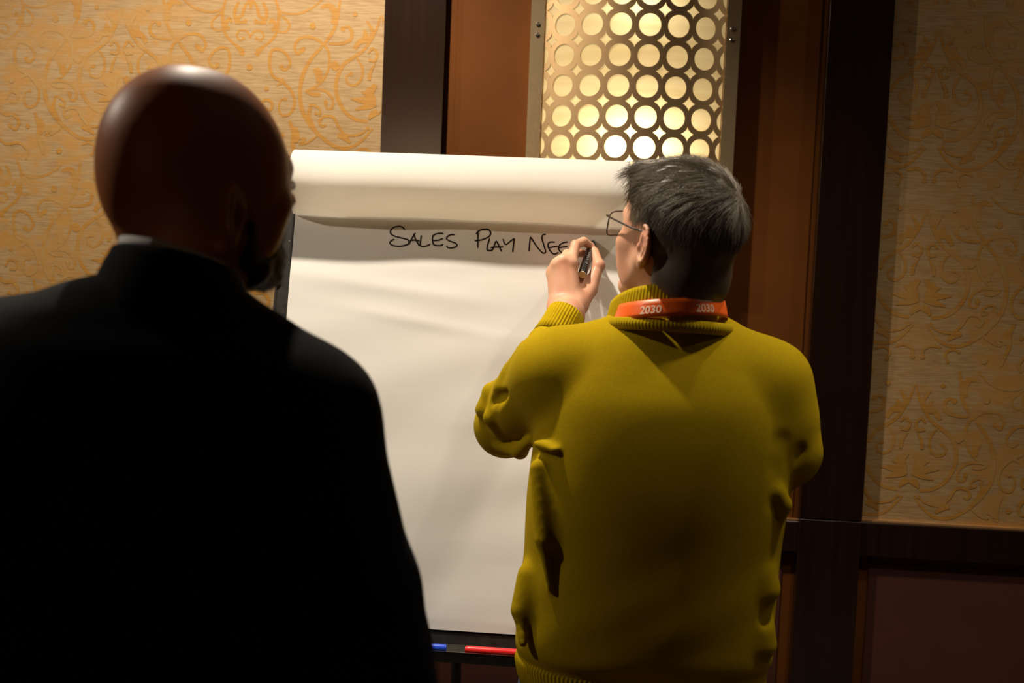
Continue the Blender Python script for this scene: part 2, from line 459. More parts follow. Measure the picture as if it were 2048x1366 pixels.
def motif_tiles(x0, x1, ax_x, zt, name):
    allV = []; allF = []; nz = 0
    for col in range(-14, 22):
        # half-cells; even: to the right of an axis, odd: mirrored
        xs = ax_x + col*HALF
        for row in range(-3, 4):
            X = (mv[:, 0]-1315)*u2m
            X = xs + (X if col % 2 == 0 else HALF-X); odd = .00010*(col % 2)
            Z = zt - mv[:, 1]*u2m - row*PER
            keepF = []
            for f in mf:
                fx = X[list(f)]; fz = Z[list(f)]
                if fx.min() < x0 or fx.max() > x1 or fz.min() < zRail_r+.012 or fz.max() > CEIL-.01: continue
                if fx.max() < -2.6 or fx.min() > 2.6: continue
                ar = float(np.sum(fx*np.roll(fz, -1)-np.roll(fx, -1)*fz))
                keepF.append(tuple(i+nz for i in (f if ar > 0 else f[::-1])))
            if keepF:
                allV.append(np.stack([X, WPY-.0003-mlay-odd, Z], 1)); allF += keepF; nz += len(X)
    V = np.vstack(allV)
    used = sorted({i for f in allF for i in f}); mp = {j: i for i, j in enumerate(used)}
    o = mesh_np('scroll_pattern', V[used], [tuple(mp[i] for i in f) for f in allF], MW['motif'], wf, smooth=False)
    o['kind'] = 'stuff'
motif_tiles(XL, pL0-.002, axp[0], top[2], 'l')
motif_tiles(pR1+.002, XR, axp[0]+4*HALF+.03, top[2], 'r')

# ------------------------------------------------------------------ lit wall grille
GY = WY-.055                                  # plane of the flange faces
gc = Q(1271, 49, GY-.05)
cellx, cellz = .0685, .0712
rin, rout = .0262, .0402
GR = .42
gx0 = gc[0]; zc0 = gc[2]                      # a disc row centre; columns straddle gx0
zbot = Q(1448, 586, GY)[2]
gt = thing('wall_grille_light', 'tall bowed brass wall light with a circle lattice over a glowing panel', 'wall light', (gx0, WY, zbot))
half_arc = .2265
sag = GR*(1-math.cos(half_arc/GR))
def bow(s, z, off=0.0):
    a = s/GR
    return np.array([gx0+(GR+off)*math.sin(a), GY+.004 - ((GR+off)*math.cos(a)-GR*math.cos(half_arc/GR)), z])
ztop = CEIL-.12
latt = MB()
nlo = int((zbot+.03-zc0)/cellz)-1; nhi = int((ztop-zc0)/cellz)+1
NA = 40
def cell(cs, cz):
    ring_i = []; ring_o = []
    for k in range(NA):
        a = 2*math.pi*k/NA
        ca, sa = math.cos(a), math.sin(a)
        ro = min(rout, min(cellx/2/max(abs(ca), 1e-6), cellz/2/max(abs(sa), 1e-6)))
        ring_i.append((cs+rin*ca, cz+rin*sa)); ring_o.append((cs+ro*ca, cz+ro*sa))
    V = []; 
    clampS = lambda s: max(-half_arc, min(half_arc, s))
    clampZ = lambda z: max(zbot+.03, min(ztop, z))
    th = .0022
    for (off) in (0.0, -th):
        for ring in (ring_i, ring_o):
            for (s, z) in ring: V.append(bow(clampS(s), clampZ(z), off))
    F = []
    for k in range(NA):
        j = (k+1) % NA
        F.append((k, NA+k, NA+j, j))                                   # front
        F.append((2*NA+k, 2*NA+j, 3*NA+j, 3*NA+k))                     # back
        F.append((k, j, 2*NA+j, 2*NA+k))                               # hole wall
        F.append((NA+k, 3*NA+k, 3*NA+j, NA+j))
    V = np.array(V)
    F2 = []
    for f in F:
        q = V[list(f)]
        if np.linalg.norm(np.cross(q[2]-q[0], q[3]-q[1])) > 1e-9: F2.append(f)
    if F2: latt.add(V, F2)
for row in range(nlo, nhi+1):
    for c in range(-4, 4): 
        cs = (c+.5)*cellx
        if abs(cs)-rin > half_arc: continue
        cell(cs, zc0+row*cellz)
latt.build('lattice', MW['bronze'], gt)
# translucent diffuser
m, nt, b = new_mat('backlit_diffuser')
nt.nodes.remove(b)
tr = node(nt, 'ShaderNodeBsdfTranslucent'); tr.inputs[0].default_value = (.9, .8, .56, 1)
df = node(nt, 'ShaderNodeBsdfPrincipled'); df.inputs['Base Color'].default_value = (.80, .62, .30, 1); df.inputs['Roughness'].default_value = .35
tc = node(nt, 'ShaderNodeTexCoord'); mp = node(nt, 'ShaderNodeMapping'); mp.inputs['Scale'].default_value = (4, 4, 60)
nt.links.new(tc.outputs['Object'], mp.inputs[0])
nz = node(nt, 'ShaderNodeTexNoise', i_Scale=1.0, i_Detail=2.0); nt.links.new(mp.outputs[0], nz.inputs[0])
rp = node(nt, 'ShaderNodeValToRGB'); rp.color_ramp.elements[0].position = .3; rp.color_ramp.elements[1].position = .6
rp.color_ramp.elements[0].color = (.70, .60, .37, 1); rp.color_ramp.elements[1].color = (.84, .75, .52, 1)
nt.links.new(nz.outputs[0], rp.inputs[0]); nt.links.new(rp.outputs[0], tr.inputs[0])
mix = node(nt, 'ShaderNodeMixShader', i_0=.35); nt.links.new(tr.outputs[0], mix.inputs[1]); nt.links.new(df.outputs[0], mix.inputs[2])
nt.links.new(mix.outputs[0], nt.nodes['Material Output'].inputs[0])
MW['diff'] = m
V = []; F = []
ns = 24
zz = np.linspace(zbot+.01, ztop+.01, 30)
for z in zz:
    for s in np.linspace(-half_arc, half_arc, ns+1): V.append(bow(s, z, -.0035))
for i in range(len(zz)-1):
    for k in range(ns): F.append((i*(ns+1)+k, i*(ns+1)+k+1, (i+1)*(ns+1)+k+1, (i+1)*(ns+1)+k))
mesh_np('diffuser_panel', V, F, MW['diff'], gt)
# flanges, box sides, end plates
xa = gx0+GR*math.sin(-half_arc/GR); xb = gx0+GR*math.sin(half_arc/GR)
FW_ = .034
for s_, x in ((-1, xa), (1, xb)):
    lo_ = x-FW_ if s_ < 0 else x; hi_ = x if s_ < 0 else x+FW_
    MB().box((lo_, GY, zbot), (hi_, GY+.004, CEIL-.1), .0012).build('flange', MW['brass'], gt)
    MB().box((lo_ if s_ < 0 else hi_-.004, GY+.004, zbot), (lo_+.004 if s_ < 0 else hi_, WY-.004, CEIL-.1)).build('side_plate', MW['brass'], gt)
MB().box((xa-FW_, GY+.004, zbot), (xb+FW_, WY-.004, zbot+.004)).build('end_plate', MW['brass'], gt)
MB().box((xa-FW_, GY+.004, CEIL-.104), (xb+FW_, WY-.004, CEIL-.1)).build('end_plate', MW['brass'], gt)
MB().box((xa-FW_, WY-.0045, zbot), (xb+FW_, WY-.004, CEIL-.1)).build('back_plate', MW['ceil'], gt)
for px, py in ((1076, 48), (1075, 69), (1465, 58), (1463, 80)):
    p = Q(px, py, GY-.002)
    mb = MB()
    mb.tube([p+np.array([0, .002, 0]), p-np.array([0, .0015, 0]), p-np.array([0, .0028, 0])], [.0052, .005, .003], 16)
    o = mb.build('screw', MW['screw'], gt)
# lamps inside the light
for zz_, e in ((Q(1290, 300, GY)[2], 2.1), (Q(1290, 300, GY)[2]+.34, .75), (Q(1290, 300, GY)[2]+.68, .75), (Q(1290, 300, GY)[2]-.3, .7)):
    ld = bpy.data.lights.new('grille_lamp', 'POINT'); ld.energy = e; ld.color = (1, .88, .62); ld.shadow_soft_size = .02
    lo = bpy.data.objects.new('grille_lamp', ld); lo.location = Vector((0.01, -.03, zz_-zbot)); link(lo, gt)

# ------------------------------------------------------------------ flipchart
YT, YBm = 2.62, 2.40
zt = Q(925, 332, YT)[2]; zb = Q(900, 1262, YBm)[2]
wv = np.array([0, YBm-YT, zb-zt]); CH = np.linalg.norm(wv); wv /= CH          # down the chart
nv = np.cross(np.array([1.0, 0, 0]), wv); nv = nv if nv[1] < 0 else -nv        # towards the camera
O = np.array([0, YT, zt])
def C(px, py, off=0.0):
    d = ray(px, py); p0 = O+nv*off
    t = np.dot(p0-CAM, nv)/np.dot(d, nv)
    return CAM+d*t
def CP(x, s, n=0.0):            # chart coordinates: world x, distance down the chart, height off the paper
    return np.array([x, 0, 0])+np.array([0, O[1], O[2]])+wv*s+nv*n
def toS(p): return np.dot(p-O, wv)
xl = C(590, 440)[0]; xr = C(1260, 345)[0]
print('chart', xl, xr, xr-xl, CH, C(577, 655)[0], 'lean', math.degrees(math.atan2(-wv[1], -wv[2])))
fl = thing('flipchart_easel', 'black metal flipchart easel holding the large white paper pad', 'easel', ((xl+xr)/2, 2.6, 0))
def cbox(mb, x0, x1, s0, s1, n0, n1):
    V = [CP(x, s, n) for x in (x0, x1) for n in (n1, n0) for s in (s1, s0)]
    V = [CP(x, s, n) for x in (x0, x1) for n in (n1, n0) for s in (s1, s0)]
    F = [(0, 1, 3, 2), (4, 6, 7, 5), (0, 4, 5, 1), (2, 3, 7, 6), (0, 2, 6, 4), (1, 5, 7, 3)]
    return mb.add(V, F)
EX = .031
mb = MB(); cbox(mb, xl-EX, xr+EX, .03, CH+.004, -.026, -.010); mb.build('board', MW['blackmetal'], fl)
for sgn in (-1, 1):
    mb = MB(); x0 = xl-EX if sgn < 0 else xr+.002; x1 = xl-.002 if sgn < 0 else xr+EX
    cbox(mb, x0, x1, .030, CH+.02, -.012, -.004)
    xo = x0 if sgn < 0 else x1-.004
    cbox(mb, xo, xo+.004, .030, CH+.02, -.03, -.002)
    mb.build('side_rail', MW['blackmetal'], fl)
mb = MB(); cbox(mb, xl-EX+.010, xr+EX-.010, -.004, .036, -.030, .004); cbox(mb, xl-EX+.006, xr+EX-.006, -.006, -.002, -.032, .006)
mb.build('clamp_bar', MW['blackmetal'], fl)
for (px, py) in ((556, 566), (545, 900)):
    p = C(px, py, -.003); mb = MB(); mb.tube([p-nv*.003, p+nv*.003, p+nv*.0042], [.0055, .0055, .003], 12); mb.build('rivet', MW['screw'], fl, True)
# chips of missing paint on the clamp bar ends
mb = MB()
def chip(cx, cy, r, off):
    k = random.randint(5, 8)
    c = C(cx, cy, off)
    V = [c]
    for j in range(2*k):
        rr = r*(1.0 if j % 2 else .25)*random.uniform(.6, 1.3); a = math.pi*j/k
        V.append(c+np.array([1, 0, 0])*rr*math.cos(a)+wv*rr*math.sin(a)*.7)
    mb.add(V, [(0, 1+j, 1+(j+1) % (2*k)) for j in range(2*k)])
for (a, b_, r_) in ((587, 331, .005), (583, 343, .0045), (589, 338, .003), (580, 333, .002), (1266, 352, .006), (1268, 345, .005), (1264, 360, .004)): chip(a, b_, r_, .0045)
for (a, b_, r_) in ((567, 384, .0045), (577, 382, .0015), (564, 388, .003), (579, 482, .002)): chip(a, b_, r_, -.0035)
o = mb.build('paint_chips', MW['chip'], fl); o['kind'] = 'stuff'; o['label'] = 'small chips of bare metal in the black paint'
# tray
mb = MB(); s0 = CH+.004
cbox(mb, xl-.02, xr+.02, CH+.002, CH+.030, -.024, -.002)
zt_ = CP(0, CH+.026)[2]; yt_ = CP(0, CH+.026)[1]
mb.box((xl-.02, yt_-.056, zt_-.004), (xr+.02, yt_+.01, zt_), .001)
mb.box((xl-.02, yt_-.060, zt_-.016), (xr+.02, yt_-.056, zt_+.0045), .0006)
mb.build('tray', MW['blackmetal'], fl)
mb = MB(); mb.box((xl-.02, yt_-.0605, zt_+.0046), (xr+.02, yt_-.0575, zt_+.0056)); o = mb.build('tray_lip_highlight', MW['screw'], fl); o['label'] = 'thin bright strip standing for the highlight on the tray lip'  # lip highlight put in as a bright metal strip
# legs
cx_ = (xl+xr)/2
for sx in (-1, 1):
    a = CP(cx_+sx*.2, .25, -.035); bb = np.array([cx_+sx*.36, 2.30, .012])
    mb = MB(); mb.tube([a, bb], .012, 12); lg = mb.build('leg', MW['blackmetal'], fl, True)
    mb = MB(); mb.tube([bb+np.array([0, 0, .03]), bb-np.array([0, 0, .012])], .016, 12); mb.build('rubber_foot', MW['blackmetal'], lg, True)
a = CP(cx_, .22, -.05); bb = np.array([cx_, 2.98, .012])
mb = MB(); mb.tube([a, bb], .012, 12); lg = mb.build('leg', MW['blackmetal'], fl, True)
mb = MB(); mb.tube([bb+np.array([0, 0, .03]), bb-np.array([0, 0, .012])], .016, 12); mb.build('rubber_foot', MW['blackmetal'], lg, True)

# paper pad
pad = thing('flipchart_pad', 'large white paper pad with the handwritten heading, clipped on the black easel', 'paper pad', CP(cx_, .02))
mb = MB(); cbox(mb, xl+.001, xr-.001, .012, CH-.002, -.010, -.0022); mb.build('sheet_stack', MW['sheet'], pad)
nx_, ns_ = 120, 190
xs = np.linspace(xl, xr, nx_); ss = np.linspace(.018, CH-.001, ns_)
X, Sg = np.meshgrid(xs, ss)
def waves(X, Sg):
    h = np.zeros_like(X)
    r2 = np.random.default_rng(5)
    for k in range(34):
        fx = r2.uniform(1.0, 7); fs = r2.uniform(14, 60); ph = r2.uniform(0, 6.28); am = r2.uniform(.3, 1)/fs*.009
        wx = r2.uniform(-.4, .4)
        h += am*np.sin(fs*(Sg+wx*.35*X)+fx*X*2+ph+1.2*np.sin(fx*X+ph*2))
    for k in range(80):
        c0 = r2.uniform(xl, xr); c1 = r2.uniform(.2, CH); a0 = r2.uniform(.02, .06); a1 = r2.uniform(.006, .014)
        h += r2.uniform(-.0002, .0002)*np.exp(-((X-c0)/a0)**2-((Sg-c1)/a1)**2)
    return h
H = waves(X, Sg)
# a long soft buckle under the flap shadow
H += .0016*np.exp(-((Sg-(.245+.10*(X-xl)))/.017)**2)*np.exp(-((X-(xl+.22))/.17)**2)
H += .0013*np.exp(-((Sg-(.295+.14*(X-xl)))/.014)**2)*np.exp(-((X-(xl+.28))/.15)**2)
env = np.clip((Sg-.10)/.12, 0, 1)*np.clip((CH-Sg)/.02, 0, 1)
H = H*env + .0012*np.clip(env, 0, 1)
base = .0008
V = np.stack([X, O[1]+wv[1]*Sg+nv[1]*(H+base), O[2]+wv[2]*Sg+nv[2]*(H+base)], -1).reshape(-1, 3)
idx = np.arange(nx_*ns_).reshape(ns_, nx_)
Fg = np.stack([idx[:-1, :-1], idx[1:, :-1], idx[1:, 1:], idx[:-1, 1:]], -1).reshape(-1, 4)
mesh_np('front_sheet', V, Fg, MW['sheet'], pad)
# rolled-over flap at the head of the pad
prof = spline([(-.012, .018), (-.008, -.006), (.010, -.016), (.040, -.010), (.064, .014), (.075, .044), (.073, .070), (.056, .092), (.028, .108), (.0035, .117)], 5)
nf = len(prof); nxx = 90
xs2 = np.linspace(xl-.004, xr-.001, nxx)
V = []
for i, (n_, s_) in enumerate(prof):
    for x in xs2:
        u = i/(nf-1)
        wob = .0025*math.sin(x*9+1)*u + .0015*math.sin(x*23+2.1*u)*u
        V.append(CP(x, s_+wob*.5, n_+wob*(1-u**6)))
F = [(i*nxx+k, (i+1)*nxx+k, (i+1)*nxx+k+1, i*nxx+k+1) for i in range(nf-1) for k in range(nxx-1)]
o = mesh_np('rolled_flap', np.array(V), F, MW['thin'], pad)
o['label'] = 'turned-over sheets curling forward along the top of the pad'

# handwriting (coordinates read at 4.096x from (740,430))
STROKES = [
 [(285,120),(265,98),(235,92),(195,100),(168,125),(172,155),(210,175),(270,190),(312,205),(318,228),(295,245),(250,255),(205,253),(170,240),(163,222),(180,205),(200,200)],
 [(318,243),(340,195),(372,145)],[(355,150),(375,200),(403,253)],[(325,210),(360,205),(405,213)],
 [(420,165),(415,200),(412,245),(430,258),(465,252),(495,238)],
 [(600,150),(560,150),(520,165),(512,200),(520,240),(550,250),(585,248),(600,238)],[(515,210),(560,205),(598,192)],
 [(692,162),(665,160),(635,175),(628,195),(650,212),(695,228),(712,245),(700,262),(665,270),(635,265),(630,250)],
 [(885,140),(884,200),(883,272)],[(868,158),(890,130),(930,117),(970,120),(988,145),(975,175),(930,198),(890,208),(857,211)],
 [(980,190),(968,230),(958,275),(968,290),(1000,286),(1020,245),(1034,215),(1055,250),(1077,300)],[(988,268),(1030,263),(1092,262)],
 [(1090,195),(1100,230),(1118,240),(1150,215),(1183,192)],[(1183,192),(1175,250),(1168,305)],
 [(1303,297),(1308,230),(1315,178)],[(1315,178),(1360,250),(1405,303),(1425,313),(1438,298),(1422,240),(1408,190),(1418,162),(1440,158)],
 [(1515,222),(1475,222),(1458,240),(1465,275),(1490,310),(1515,320),(1545,306)],[(1460,270),(1500,261),(1540,254)],
 [(1622,222),(1590,225),(1555,245),(1545,275),(1560,300),(1590,315)],[(1540,270),(1580,262),(1618,258)],
]
sx_ = xs; 
def sheet_h(x, s):
    fi = np.clip((x-xl)/(xr-xl)*(nx_-1), 0, nx_-1.001); fj = np.clip((s-.018)/(CH-.019)*(ns_-1), 0, ns_-1.001)
    i, j = int(fi), int(fj); a, b_ = fi-i, fj-j
    return (H[j, i]*(1-a)+H[j, i+1]*a)*(1-b_)+(H[j+1, i]*(1-a)+H[j+1, i+1]*a)*b_
words = [MB(), MB(), MB()]
for st in STROKES:
    mb = words[0 if min(p[0] for p in st) < 750 else (1 if min(p[0] for p in st) < 1250 else 2)]
    P = spline(st, 6)
    pts = []
    for (u, v_) in P:
        c = C(740+u/4.096, 430+v_/4.096, .002); s_ = toS(c); pts.append((c[0], s_))
    pts = np.array(pts)
    T = np.gradient(pts, axis=0); T /= np.linalg.norm(T, axis=1)[:, None]+1e-9
    N = np.stack([-T[:, 1], T[:, 0]], 1)
    wd = .0015
    a0 = pts[0]-T[0]*wd*.6; 
    V = []
    for i in range(len(pts)):
        for sg in (-1, 1):
            q = pts[i]+N[i]*wd*sg*(1 if 0 < i < len(pts)-1 else .6)
            V.append(CP(q[0], q[1], sheet_h(*q)+base+.0005))
    mb.add(V, [(2*i, 2*i+1, 2*i+3, 2*i+2) for i in range(len(pts)-1)])
for mb, wd_ in zip(words, ('SALES', 'PLAY', 'NEE')):
    o = mb.build('handwritten_word', MW['ink'], pad, False); o['label'] = 'hand-printed word '+wd_+' in black ink'

# ------------------------------------------------------------------ markers
def marker(name, label, tip, end, r, body, capm, plug, group=None):
    tip = np.array(tip); end = np.array(end); ax = end-tip; L = np.linalg.norm(ax); ax /= L
    t = thing(name, label, 'marker', tip, group)
    MB().tube([tip+ax*L*.13, tip+ax*L*.16, tip+ax*(L-.004), tip+ax*(L-.001)], [r*.8, r, r, r*.93], 28).build('barrel', body, t, True)
    MB().tube([tip+ax*.0008, tip+ax*.004, tip+ax*L*.05], [.0012, .0028, .003], 12).build('nib', capm, t, True)
    MB().tube([tip+ax*L*.045, tip+ax*L*.075, tip+ax*L*.13], [r*.42, r*.62, r*.78], 20).build('nib_collar', body, t, True)
    o = MB().tube([tip+ax*(L-.002), tip+ax*(L+.0003), tip+ax*(L+.0006)], [r*.86, r*.86, r*.8], 28).build('end_plug', plug, t, False)
    o['label'] = 'pale round end plug'
    return t
MW['mk_black'] = simple('black_marker_barrel', (.010, .008, .007), .35)
MW['mk_plug'] = simple('cream_marker_plug', (.85, .80, .58), .5)
MW['mk_blue'] = simple('blue_marker_plastic', (.02, .08, .75), .35)
MW['mk_red'] = simple('red_marker_plastic', (.85, .02, .02), .35)
MW['mk_print'] = simple('silver_print', (.6, .58, .52), .4)
mtip = C(1187, 481, .0022)
mend = Q(1164.5, 549, mtip[1]-.113)
mkt = marker('marker_pen', 'black marker pen with pale end held in the left hand at the paper', mtip, mend, .0090, MW['mk_black'], MW['ink'], MW['mk_plug'])
# scribbled silver print along its barrel
ax_m = (mend-mtip)/np.linalg.norm(mend-mtip)
sd = np.cross(ax_m, -fw); sd /= np.linalg.norm(sd); fr = np.cross(sd, ax_m); fr = fr if np.dot(fr, -fw) > 0 else -fr
mb = MB()
for i in range(9):
    L0 = .050+i*.0065
    pts = []
    for j in range(5):
        a = (-.25+.12*j+random.uniform(-.08, .08)); ll = L0+random.uniform(-.002, .002)
        pts.append(mtip+ax_m*ll+(math.sin(a)*sd+math.cos(a)*fr)*.00915)
    mb.tube(pts, .00032, 5)
o = mb.build('printed_text', MW['mk_print'], mkt); o['label'] = 'small silver lettering along the barrel'
zz0 = zt_+.0075; yy0 = yt_-.046
for (pa, pb, nm, lab, mm) in ((815, 892, 'marker_pen', 'blue marker lying in the easel tray beside the dark coat', 'mk_blue'),
                          (931, 1068, 'marker_pen', 'red marker lying in the easel tray beside the mustard sweater', 'mk_red')):
    xa_ = Q(pb if mm == 'mk_blue' else pa, 1300, yy0)[0]; xb_ = xa_+(-.13 if mm == 'mk_blue' else .13)
    marker(nm, lab, (xb_, yy0, zz0), (xa_, yy0, zz0), .0075, MW[mm], MW[mm], MW[mm])

# ------------------------------------------------------------------ signed-distance modelling
def rot_to(y_dir, z_hint=(0, 0, 1)):
    y = np.array(y_dir, float); y /= np.linalg.norm(y); z = np.array(z_hint, float)
    x = np.cross(y, z); x /= np.linalg.norm(x); z = np.cross(x, y)
    return np.stack([x, y, z], 1)      # columns: local axes in world

class Field:
    def __init__(s): s.p = []
    def add(s, fn, lo, hi, k=.01, op='u'):
        s.p.append((fn, np.array(lo, float), np.array(hi, float), k, op)); return s
    def ell(s, c, r, k=.01, Rm=None, op='u'):
        c = np.array(c, float); r = np.array(r, float); m_ = r.max()
        def fn(P, c=c, r=r, Rm=Rm):
            q = P-c
            if Rm is not None: q = q@Rm
            k0 = np.linalg.norm(q/r, axis=1); k1 = np.linalg.norm(q/(r*r), axis=1)+1e-9
            return k0*(k0-1)/k1
        return s.add(fn, c-m_, c+m_, k, op)
    def cap(s, a, b, ra, rb=None, k=.01, op='u', squash=None):
        a = np.array(a, float); b = np.array(b, float); rb = ra if rb is None else rb
        def fn(P, a=a, b=b):
            ab = b-a; t = np.clip(((P-a)@ab)/(ab@ab+1e-12), 0, 1)
            return np.linalg.norm(P-a-t[:, None]*ab, axis=1)-(ra+(rb-ra)*t)
        m_ = max(ra, rb)
        return s.add(fn, np.minimum(a, b)-m_, np.maximum(a, b)+m_, k, op)
    def chain(s, pts, rad, k=.01, kk=.008, op='u'):
        for i in range(len(pts)-1): s.cap(pts[i], pts[i+1], rad[i], rad[i+1], k if i == 0 else kk, op)
        return s
    def loft(s, rows, k=.02, n=2.3, rnd=.03):
        """rows: (z, cx, cy, a, b) ascending z"""
        Rw = np.array(sorted(rows)); D = spline(Rw, 6); D = D[np.argsort(D[:, 0])]
        z0, z1 = D[0, 0], D[-1, 0]
        def fn(P):
            z = np.clip(P[:, 2], z0, z1)
            cx = np.interp(z, D[:, 0], D[:, 1]); cy = np.interp(z, D[:, 0], D[:, 2])
            a = np.interp(z, D[:, 0], D[:, 3]); b = np.interp(z, D[:, 0], D[:, 4])
            k0 = (np.abs((P[:, 0]-cx)/a)**n+np.abs((P[:, 1]-cy)/b)**n)**(1/n)
            d = (k0-1)*np.minimum(a, b)
            dz = np.maximum(z0-P[:, 2], P[:, 2]-z1)
            return np.maximum(d, dz)
        lo = (( D[:, 1]-D[:, 3]).min(), (D[:, 2]-D[:, 4]).min(), z0); hi = ((D[:, 1]+D[:, 3]).max(), (D[:, 2]+D[:, 4]).max(), z1)
        return s.add(fn, lo, hi, k)
    def local(s, Rm, T, sub, warp=None):
        """add another field's primitives expressed in a local frame (world = Rm@q + T)"""
        T = np.array(T, float)
        for (fn, lo, hi, k, op) in sub.p:
            cs = np.array([[x, y, z] for x in (lo[0], hi[0]) for y in (lo[1], hi[1]) for z in (lo[2], hi[2])])@Rm.T+T
            s.add((lambda P, fn=fn: fn((P-T)@Rm if warp is None else warp((P-T)@Rm))), cs.min(0), cs.max(0), k, op)
        return s
    def eval(s, P, lo=None, hi=None, mg=.0):
        d = np.full(len(P), .5)
        for (fn, l, h, k, op) in s.p:
            if lo is not None and (np.any(l-k-mg > hi) or np.any(h+k+mg < lo)): continue
            e = fn(P)
            if op == 'u':
                hh = np.clip(.5+.5*(d-e)/k, 0, 1); d = d*(1-hh)+e*hh-k*hh*(1-hh)
            elif op == 's':
                e = -e; hh = np.clip(.5-.5*(d-e)/k, 0, 1); d = d*(1-hh)+e*hh+k*hh*(1-hh)
            elif op == 'd':      # displacement field (added)
                d = d+e
            elif op == 'i':
                hh = np.clip(.5-.5*(d-e)/k, 0, 1); d = d*(1-hh)+e*hh+k*hh*(1-hh)
        return d
    def mesh(s, h):
        us = [p for p in s.p if p[4] == 'u']
        lo = np.min([p[1] for p in us], 0)-.03; hi = np.max([p[2] for p in us], 0)+.03
        B = 8; SB = 32
        nsb = np.ceil((hi-lo)/(h*SB)).astype(int)
        n = nsb*SB
        vals = np.full(n+1, 1.0, np.float32)
        mg = SB*0+.03
        ax = [lo[i]+h*np.arange(n[i]+1) for i in range(3)]
        bc = (np.arange(4)*B+B/2)*h
        sub = np.stack(np.meshgrid(np.arange(B), np.arange(B), np.arange(B), indexing='ij'), -1).reshape(-1, 3)
        for I in range(nsb[0]):
            for J in range(nsb[1]):
                for K in range(nsb[2]):
                    o = np.array([I, J, K])*SB; p0 = lo+o*h; p1 = p0+SB*h
                    if not any(np.all(q[1]-.01 <= p1) and np.all(q[2]+.01 >= p0) for q in us): continue
                    g = np.stack(np.meshgrid(bc, bc, bc, indexing='ij'), -1).reshape(-1, 3)+p0
                    dc = s.eval(g, p0, p1, mg)
                    near = np.abs(dc) < B*h*.87*1.7+.004
                    gi = np.stack(np.meshgrid(np.arange(4), np.arange(4), np.arange(4), indexing='ij'), -1).reshape(-1, 3)*B+o
                    for q, dd in zip(gi[~near], dc[~near]):
                        vals[q[0]:q[0]+B, q[1]:q[1]+B, q[2]:q[2]+B] = 1.0 if dd > 0 else -1.0
                    if near.any():
                        ids = (gi[near][:, None, :]+sub[None]).reshape(-1, 3)
                        P = lo+ids*h
                        vals[ids[:, 0], ids[:, 1], ids[:, 2]] = s.eval(P, p0, p1, mg)
        # surface nets
        ins = vals < 0
        c = np.zeros(n, np.int8)
        for a in (0, 1):
            for b in (0, 1):
                for d in (0, 1): c += ins[a:n[0]+a, b:n[1]+b, d:n[2]+d]
        act = np.argwhere((c > 0) & (c < 8))
        del c
        corner = [(a, b, d) for a in (0, 1) for b in (0, 1) for d in (0, 1)]
        cv = np.stack([vals[act[:, 0]+a, act[:, 1]+b, act[:, 2]+d] for a, b, d in corner], 1).astype(np.float64)
        acc = np.zeros((len(act), 3)); cnt = np.zeros(len(act))
        for i in range(8):
            for j in range(i+1, 8):
                ci = np.array(corner[i]); cj = np.array(corner[j])
                if np.abs(ci-cj).sum() != 1: continue
                m_ = (cv[:, i] < 0) != (cv[:, j] < 0)
                t = np.where(m_, cv[:, i]/(cv[:, i]-cv[:, j]+1e-20*(1-m_)), 0)
                acc += np.where(m_[:, None], ci+t[:, None]*(cj-ci), 0); cnt += m_
        V = lo+(act+acc/cnt[:, None])*h
        ind = np.full(n, -1, np.int32); ind[act[:, 0], act[:, 1], act[:, 2]] = np.arange(len(act))
        Fs = []
        for axn in range(3):
            sl0 = [slice(0, None)]*3; sl1 = [slice(0, None)]*3
            sl0[axn] = slice(0, -1); sl1[axn] = slice(1, None)
            a = ins[tuple(sl0)]; b = ins[tuple(sl1)]
            e = np.argwhere(a != b)
            u, v_ = [(1, 2), (2, 0), (0, 1)][axn]
            e = e[(e[:, u] > 0) & (e[:, v_] > 0) & (e[:, u] < n[u]) & (e[:, v_] < n[v_])]
            du = np.zeros(3, int); du[u] = 1; dv = np.zeros(3, int); dv[v_] = 1
            q = [e-du-dv, e-dv, e, e-du]
            f = np.stack([ind[x[:, 0], x[:, 1], x[:, 2]] for x in q], 1)
            flip = ~a[e[:, 0], e[:, 1], e[:, 2]]
            f[flip] = f[flip][:, ::-1]
            Fs.append(f)
        F = np.vstack(Fs); F = F[(F >= 0).all(1)]
        return V, F

def relax(V, F, it=2, lam=.5):
    E = np.vstack([F[:, [0, 1]], F[:, [1, 2]], F[:, [2, 3]], F[:, [3, 0]]])
    for _ in range(it):
        acc = np.zeros_like(V); cnt = np.zeros(len(V))
        for a, b in ((0, 1), (1, 0)):
            for c in range(3): acc[:, c] += np.bincount(E[:, a], weights=V[E[:, b], c], minlength=len(V))
            cnt += np.bincount(E[:, a], minlength=len(V))
        V = V+lam*(acc/np.maximum(cnt, 1)[:, None]-V)
    return V

